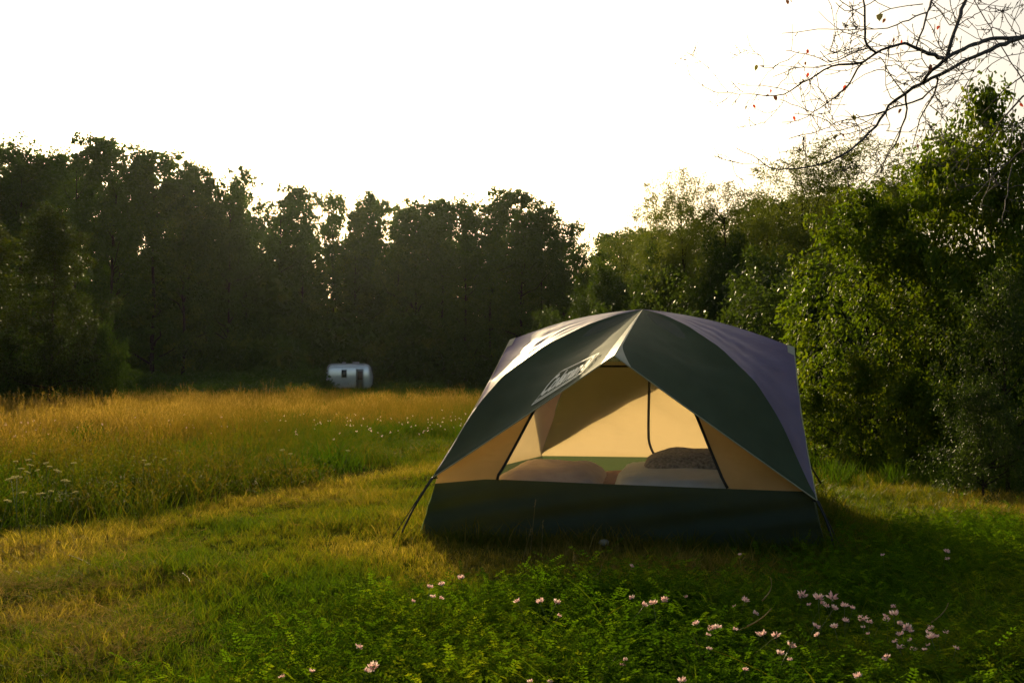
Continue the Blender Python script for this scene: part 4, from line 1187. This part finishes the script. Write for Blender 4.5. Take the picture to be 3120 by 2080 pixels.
cushion("blanket", (1.88, 8.45, .43), (1.30, 1.0, .34), Y0, M['speckle'], "dark speckled blanket bundled on the pale air mattress", "blanket", .75, 2)
cushion("duvet", (.36, 8.05, .26), (.92, 1.5, .50), Y0, M['duvet'], "puffy beige duvet at the left of the tent window", "duvet", .55, 3)
cushion("blanket", (.98, 8.3, .19), (.6, 1.6, .37), Y0, M['brown'], "brown blanket lying between the duvet and the mattress", "blanket", .5, 4)

# ------------------------------------------------------------------ trailer
def trailer():
    Y = 80.0
    g = at(1074, 1138, Y)
    root = empty("travel_trailer", (g.x - .22, Y, -.62)); root.scale = (.90, .9, .96)
    tag(root, "silver rounded travel trailer parked in front of the dark wood", "trailer")
    L, Wd, z0, H = 4.45, 2.3, .55, 2.95
    # lofted body: end profile rounded over the roof, nose and tail rounded
    n, m = 30, 28
    us = np.linspace(-1, 1, n)
    V = []
    for u in us:
        k = (1 - abs(u) ** (14 if u < 0 else 8)) ** .42
        k = max(k, .02)
        for a in np.linspace(0, 2 * np.pi, m, endpoint=False):
            c, s = math.cos(a), math.sin(a)
            yy = np.sign(c) * abs(c) ** .55 * Wd / 2 * (.55 + .45 * k)
            zz = np.sign(s) * abs(s) ** (.62 if s > 0 else .3) * (H - z0) / 2
            V.append((u * L / 2 * (1 if True else 1), yy, (z0 + H) / 2 + zz * (k if s > 0 else .55 + .45 * k)))
    i, j = np.meshgrid(np.arange(n - 1), np.arange(m), indexing='ij'); jn = (j + 1) % m
    F = np.stack([i * m + j, (i + 1) * m + j, (i + 1) * m + jn, i * m + jn], -1).reshape(-1, 4)
    caps = np.array([list(range(m)), list(range((n - 1) * m, n * m))[::-1]])
    al = solid_mat("polished_aluminium", (.95, .93, .88), .22, metal=.6, noise=.06, nscale=2, bump=.05, bscale=3)
    link("body", np_mesh("body", V, [F, caps], al, smooth=True), root)
    dk = solid_mat("dark_glass", (.02, .022, .025), .12, spec=.6); fr = solid_mat("window_frame", (.32, .31, .29), .4, metal=.8)
    wood = solid_mat("brown_door", (.13, .07, .05), .6, noise=.2); tyre = solid_mat("tyre_rubber", (.02, .02, .02), .9)
    def box(x0, x1, y0, y1, zz0, zz1):
        v = np.array([(x, y, z) for x in (x0, x1) for y in (y0, y1) for z in (zz0, zz1)])
        f = np.array([[0, 1, 3, 2], [4, 6, 7, 5], [0, 4, 5, 1], [2, 3, 7, 6], [0, 2, 6, 4], [1, 5, 7, 3]])
        return v, f
    def bx(name, parent, mat, *b): 
        v, f = box(*b); return link(name, np_mesh(name, v, f, mat), parent)
    yf = -Wd / 2
    w1 = bx("window", root, fr, -.62, -.10, yf - .03, yf + .25, 1.62, 2.36); bx("pane", w1, dk, -.57, -.15, yf - .045, yf - .032, 1.68, 2.31)
    d1 = bx("door", root, fr, .78, 1.50, yf - .03, yf + .25, .75, 2.42); bx("pane", d1, wood, .95, 1.42, yf - .05, yf - .032, 1.45, 2.2); bx("handle", d1, dk, .82, .9, yf - .07, yf - .032, 1.3, 1.36)
    bx("vent", root, fr, -.75, -.45, -.2, .2, H - .06, H + .1); bx("vent", root, fr, .3, .85, -.3, .3, H - .06, H + .12)
    for x in (-.45, .35):
        th = np.linspace(0, 2 * np.pi, 18, endpoint=False)
        ring = lambda yy, r: np.stack([x + r * np.cos(th), np.full(18, yy), .36 + r * np.sin(th)], 1)
        Vw = np.concatenate([ring(yf + .02, .36), ring(yf + .24, .36), ring(yf + .0, .20)]); k = np.arange(18); kn = (k + 1) % 18
        wh = link("wheel", np_mesh("wheel", Vw, [np.stack([k, kn, kn + 18, k + 18], 1), np.stack([kn, k, k + 36, kn + 36], 1), (k + 36)[None]], tyre), root)
    # awning arm and folded awning at the left end
    v, f = tubes([(np.array([[-1.95, yf - .06, 2.55], [-1.6, yf - .10, 2.82], [0.3, yf - .12, 2.86], [1.6, yf - .08, 2.8]]), .05)], 8); link("awning_roll", np_mesh("awning_roll", v, f, fr, smooth=True), root)
    v, f = tubes([(np.array([[L / 2 - .05, 0, .5], [L / 2 + .9, 0, .45]]), .05)], 6); link("tow_bar", np_mesh("tow_bar", v, f, tyre), root)
    return root
trailer()

# ------------------------------------------------------------------ small plants with faces of their own
def flower_proto(rng, r, full):
    """umbel of keeled pea flowers on a thin stem"""
    n = 14 if full else 9
    d = []
    for i in range(n):
        a = i * 2.399; e = .15 + .75 * i / n
        d.append((math.cos(a) * math.cos(e), math.sin(a) * math.cos(e), math.sin(e)))
    d = np.array(d)
    V, F, t = leaf_geo(d * r * .30, d + np.array([0, 0, .25]), -np.cross(d, rng.normal(0, 1, d.shape)), r * rng.uniform(.75, 1.0, n), r * .20, rng.uniform(.2, 1, n), 6, fold=.6, droop=-.1)
    V2, F2, t2 = leaf_geo(d * r * .28, d + np.array([0, 0, .55]), np.cross(d, [0.1, .2, 1.0]), r * .7, r * .15, rng.uniform(0, .5, n), 6, fold=.8, droop=-.2)
    bl = np_mesh("blossom", np.concatenate([V, V2]), np.concatenate([F, F2 + len(V)]), M['petal'], attrs={"tint": np.concatenate([t, t2])})
    bl.polygons.foreach_set("use_smooth", np.zeros(len(bl.polygons), bool))
    sv, sf = tubes([(np.array([[.02, .01, -.26], [.012, .0, -.14], [0, 0, -.05], [0, 0, r * .3]]), [.0016, .0014, .0013, .0012])], 5)
    st = np_mesh("stem", sv, sf, M['stem'], smooth=True, attrs={"tint": np.full(len(sv), .5)})
    return bl, st

def flowers():
    rng = np.random.default_rng(55)
    protos = [flower_proto(rng, .022, True), flower_proto(rng, .019, False), flower_proto(rng, .020, True)]
    first = {}
    # photo pixel, apparent radius in photo pixels, where it grows
    FL = [
     (2444,1816,17,"large pale pink vetch flower, leftmost of the three tall ones at the right"), (2494,1824,16,"pink vetch flower in the middle of the three tall ones"), (2536,1824,19,"largest pink vetch flower, rightmost of the three tall ones"),
     (2270,1831,11,None), (2466,1843,8,None), (2505,1838,8,None), (2540,1854,11,None), (2520,1848,10,None), (2574,1848,11,None), (2597,1854,9,None),
     (2325,1935,13,None), (2310,1932,9,None), (2365,1940,15,"pale pink vetch flower with spread petals left of the dark hollow"), (2408,1969,16,"bright pink vetch flower standing over a small magenta bud"), (2376,1992,12,None), (2408,2011,9,"small magenta vetch bud under the bright pink flower"),
     (2484,1910,13,None), (2491,1935,8,None), (2543,1912,12,None), (2577,1893,11,None), (2630,1890,14,None), (2648,1897,10,None), (2646,1931,7,None), (2630,1912,7,None),
     (2696,1877,8,None), (2702,1890,12,"deep pink vetch flower, lower left of the pair beside the bent grass blade"), (2724,1873,14,"pale pink vetch flower, upper right of the pair beside the bent grass blade"), (2722,1848,8,None), (2741,1901,9,None), (2764,1914,14,None), (2776,1925,9,None),
     (2745,1934,13,None), (2775,1952,9,None), (2729,1956,9,None), (2744,1975,12,"low pale vetch flower in the dense cluster at the right"), (2783,1980,10,None), (2704,2001,10,None), (2692,2010,8,None),
     (2838,1915,9,None), (2828,1930,9,None), (2838,1944,13,"pale vetch flower with long petals at the right end of the cluster"), (2855,1940,9,None), (2829,1966,7,None), (2818,1980,8,None), (2883,1928,10,None), (2912,1976,10,None),
     (2615,2062,12,"dim pale vetch flower alone at the bottom edge"), (2271,2041,8,None),
     (1310,1790,11,"pale vetch flower at the left end of the row before the tent"), (1347,1782,9,None), (1405,1762,10,"vetch flower nearest the tent, left of centre"), (1318,1820,9,None), (1344,1823,8,None), (1259,1832,7,None),
     (1577,1833,11,None), (1646,1835,14,"round vetch flower in the middle of the row before the tent"), (1695,1836,11,None), (1703,1876,8,None), (1927,1822,9,None), (1962,1844,10,None), (1991,1840,13,"broad vetch flower in the row before the tent's middle"), (2027,1829,11,None), (2090,1819,7,None),
     (2122,1902,10,None), (2170,1918,12,"broad vetch flower of the clump midway between the row and the tall flowers"), (2186,1914,12,None), (2158,1936,8,None), (2240,1919,8,None), (2300,1870,9,None), (2238,1848,7,None), (2160,1978,8,None),
     (1138,2034,17,"pale vetch flower lying low at the bottom, largest of the lower left ones"), (1118,2046,11,None), (1093,1974,13,"pink vetch flower above the large low one at the lower left"), (860,2064,10,"small vetch flower at the bottom, farthest left"), (950,2046,8,None), (1894,2024,10,None), (1905,2010,7,None), (2078,2076,13,None), (1615,2078,9,None), (1675,2079,8,None),
     (2690,1692,7,"lone white vetch flower in dark shade right of the tent"), (2884,1681,8,"upper of two white vetch flowers in the dark shade at the right"), (2888,1704,8,"lower of two white vetch flowers in the dark shade at the right"), (1925,1726,8,"pale drooping vetch flower in the tent's shadow"), (2254,1690,5,"tiny pale vetch flower in dark grass close before the tent"),
    ]
    def region(px, py):
        if py < 1740: return "small white vetch flower in the dark shade right of the tent" if px > 2000 else "small pale vetch flower in the tent's shadow"
        if px < 1200: return "small vetch flower among the grass at the lower left"
        if px < 1750: return "small pale pink vetch flower in the loose row before the tent's left half"
        if px < 2110: return "small pink vetch flower in the cluster before the tent's middle"
        if px < 2360: return "pink vetch flower in the loose group left of the tall flowers"
        if px < 2610: return "pink vetch flower crowded below the three tall flowers" if py < 1870 else "pink vetch flower in the middle of the dense right patch"
        if px < 2800: return "pink vetch flower in the dense cluster at the right"
        return "pale vetch flower at the right end of the patch, among long blades"
    refs = [(f[0], f[1], w) for f, w in ((f, {2444: "the leftmost of the three tall ones", 2494: "the middle one of the three tall ones", 2536: "the largest flower", 2365: "the spread flower beside the dark hollow",
            2408: "the bright flower over the magenta bud", 2702: "the deep pink one by the bent blade", 2724: "the pale one by the bent blade", 2615: "the dim flower at the bottom edge", 1310: "the left end flower of the row",
            1405: "the flower nearest the tent", 1646: "the round flower of the row", 2170: "the broad one midway along the patch", 1991: "the broad one before the tent", 2744: "the low pale one of the dense cluster", 2838: "the long petalled right end flower", 1138: "the large low one at the lower left", 860: "the farthest left flower"}.get(f[0])) for f in FL) if w and f[3]]
    taken = {}
    def place_word(px, py, r):
        x0, y0, w = min(refs, key=lambda q: math.hypot(q[0] - px, q[1] - py))
        dx, dy = px - x0, py - y0
        v = "below" if dy > abs(dx) * .45 else "above" if dy < -abs(dx) * .45 else "level with"
        h = "left of" if dx < -abs(dy) * .45 else "right of" if dx > abs(dy) * .45 else ""
        dist = math.hypot(dx, dy)
        how = "close " if dist < 45 else "" if dist < 110 else "far "
        pos = (v + " and " + h) if h and v != "level with" else (v if not h else h)
        return ("tiny" if r < 8 else "small" if r < 10 else "medium" if r < 12.5 else "broad") + " vetch flower " + how + pos + " " + w
    for px, py, r, lab in FL:
        z = .25 + rng.uniform(-.02, .06)
        g = ground_at(px, py, z)
        if g.y < 2.3: g = ground_at(px, py, .2)
        k = rng.integers(0, 3)
        rr = 1.15 * r * g.y / FOC
        o = empty("vetch_flower", g); s = rr / .0205
        o.scale = (s, s, s); o.rotation_euler = (rng.normal(-.15, .3), rng.normal(0, .3), rng.uniform(0, 6.28))
        tag(o, lab or (region(px, py) if py < 1740 else place_word(px, py, r)), "flower", "pink vetch flowers in the foreground")
        if k not in first: first[k] = (link("blossom", protos[k][0], o), link("stem", protos[k][1], o))
        else:
            for c in first[k]:
                d = c.copy(); col.objects.link(d); d.parent = o
    # umbels of wild carrot at the left
    def umbel(r):
        n = 60
        a = np.arange(n) * 2.399; q = r * np.sqrt((np.arange(n) + .5) / n)
        P = np.stack([q * np.cos(a), q * np.sin(a), .12 * r * np.cos(q / r * 2.2)], 1)
        d = unit(rng.normal(0, .5, (n, 3)) + np.array([0, 0, .6]))
        V, F, t = leaf_geo(P, d, rng.normal(0, 1, (n, 3)), r * .22, r * .09, rng.uniform(0, 1, n), 4)
        rays = [(np.array([[0, 0, -.5 * r], P[i]]), np.array([.0012, .0009])) for i in range(0, n, 5)]
        tv, tf = tubes(rays, 3, close=False)
        head = np_mesh("flower_head", np.concatenate([V, tv]), [F] + [f + len(V) for f in tf if len(f)], M['umbel'], attrs={"tint": np.concatenate([t, np.zeros(len(tv))])})
        sv, sf = tubes([(np.array([[.03, .0, -.60], [.02, .01, -.35], [0, 0, -.5 * r]]), [.003, .0025, .002])], 5)
        return head, np_mesh("stem", sv, sf, M['stem'], smooth=True, attrs={"tint": np.full(len(sv), .6)})
    up = umbel(.045); ufirst = None
    UM = [(32,1458,16),(52,1452,16),(88,1400,9),(92,1416,10),(65,1427,10),(84,1438,10),(114,1432,8),(140,1410,9),(152,1421,8),(172,1432,9),(180,1436,8),(225,1410,9),(195,1462,10),(204,1465,9),(70,1500,11),(124,1503,14),(155,1496,9),(230,1498,9),(24,1525,12),(48,1405,8),(450,1414,9),(440,1402,7),(502,1398,7),(100,1380,8),(1060,1372,7),(860,1370,8),(885,1382,7)]
    order = ["leftmost", "second", "third", "fourth", "fifth", "sixth", "seventh", "eighth", "ninth", "tenth", "eleventh", "twelfth", "thirteenth", "fourteenth", "fifteenth", "sixteenth"]
    seen = {}
    for px, py, r in sorted(UM):
        z = .52 + rng.uniform(-.06, .06); g = ground_at(px, py, z)
        o = empty("wild_carrot", g); s = r * g.y / FOC / .045
        o.scale = (s, s, max(s, .8)); o.rotation_euler = (rng.normal(0, .15), rng.normal(0, .15), rng.uniform(0, 6.28))
        lab = ("flat umbel of the pair at the left edge" if px < 60 and py > 1440 and py < 1500 else
               "cream umbel near the tent" if px > 800 else
               "cream umbel standing alone in the green part of the tall grass" if px > 400 else
               "bright yellowish umbel low in the tall grass at the left" if py > 1485 else "flat cream umbel in the left cluster of the tall grass")
        i = seen[lab] = seen.get(lab, -1) + 1
        grp = lab; lab = (order[i] + " " if i == 0 else order[i] + " from the left, ") + lab
        tag(o, lab, "flower", grp)
        if ufirst is None: ufirst = (link("flower_head", up[0], o), link("stem", up[1], o))
        else:
            for c in ufirst:
                d = c.copy(); col.objects.link(d); d.parent = o
    # single stalks with seed heads before the tent
    def stalk(name, base, tip, label, head=True, w=.0022, bend=.0):
        b, t = np.array(base), np.array(tip)
        u = np.linspace(0, 1, 8)[:, None]; p = b + (t - b) * u; p[:, 0] += bend * np.sin(np.pi * u[:, 0]) ; o0 = b.copy()
        v, f = tubes([(p - o0, np.linspace(w, w * .5, 8))], 5)
        if not head:
            tag(link(name, np_mesh(name, v, f, M['stalk'], smooth=True, attrs={"tint": np.full(len(v), .5)}), None, b), label, "grass stalk"); return
        o = empty(name, b); tag(o, label, "grass stalk")
        link("stem", np_mesh("stem", v, f, M['stalk'], smooth=True, attrs={"tint": np.full(len(v), .5)}), o)
        if head:
            n = 26; k = rng.uniform(0, 1, n)
            P = (t - o0) - unit(t - b) * (k * .055)[:, None]; d = unit(rng.normal(0, .6, (n, 3)) + unit(t - b) * 1.2)
            V, F, tt = leaf_geo(P, d, rng.normal(0, 1, (n, 3)), .014, .0022, rng.uniform(.5, 1, n), 4)
            link("seed_head", np_mesh("seed_head", V, F, M['stalk'], attrs={"tint": tt}), o)
    for px, py, Y, lab, bend in ((1632, 1520, 6.6, "tallest seed stalk standing against the dark tent base", .0), (1618, 1612, 6.4, "short seed stalk left of the tallest one before the tent", .0), (1654, 1585, 6.5, "thin seed stalk just right of the tallest one before the tent", .0),
                                 (1748, 1682, 5.2, "pale wavy stalk rising from the vetch before the tent", .03)):
        tp = at(px, py, Y); g = (tp.x + rng.normal(0, .02), Y, float(gz(tp.x, Y)))
        stalk("grass_stalk", g, tp, lab, True, .0022, bend)
    for (x0, y0), (x1, y1), Y, lab in (((2322, 1830), (2348, 1758), 4.2, "pale dry stalk leaning right above the vetch"), ((2250, 1920), (2350, 1852), 3.8, "yellow green stem lying slanted through the vetch flowers"),
                                       ((2822, 1905), (2890, 1835), 4.1, "pale bent blade right of the dense flower cluster"), ((1800, 1762), (1832, 1720), 4.8, "short green blade pointing up right in the tent's shadow"),
                                       ((210, 1690), (282, 1725), 6.0, "straight dry straw lying on the mown grass at the left"), ((555, 1745), (575, 1778), 5.6, "short dry straw sticking out of the mown grass")):
        a, b = at(x0, y0, Y), at(x1, y1, Y)
        if "straw" in lab: a, b = ground_at(x0, y0, .07), ground_at(x1, y1, .05)
        stalk("grass_stalk", a, b, lab, False, .0035, .02)
    # pale stone at the foot of the tent
    n = 10; th = np.linspace(-np.pi / 2, np.pi / 2, n); ph = np.linspace(0, 2 * np.pi, 14, endpoint=False)
    T, Pp = np.meshgrid(th, ph, indexing='ij')
    V = np.stack([.040 * np.cos(T) * np.cos(Pp), .03 * np.cos(T) * np.sin(Pp), .026 * np.sin(T)], -1).reshape(-1, 3) * (1 + rng.normal(0, .08, (n * 14, 1)))
    i, j = np.meshgrid(np.arange(n - 1), np.arange(14), indexing='ij'); jn = (j + 1) % 14
    F = np.stack([i * 14 + j, i * 14 + jn, (i + 1) * 14 + jn, (i + 1) * 14 + j], -1).reshape(-1, 4)
    g = at(1838, 1640, 6.82)
    tag(link("stone", np_mesh("stone", V, F, M['stone'], smooth=True), None, (g.x, 6.78, .05)), "pale stone lying against the tent's dark base", "stone")
flowers()
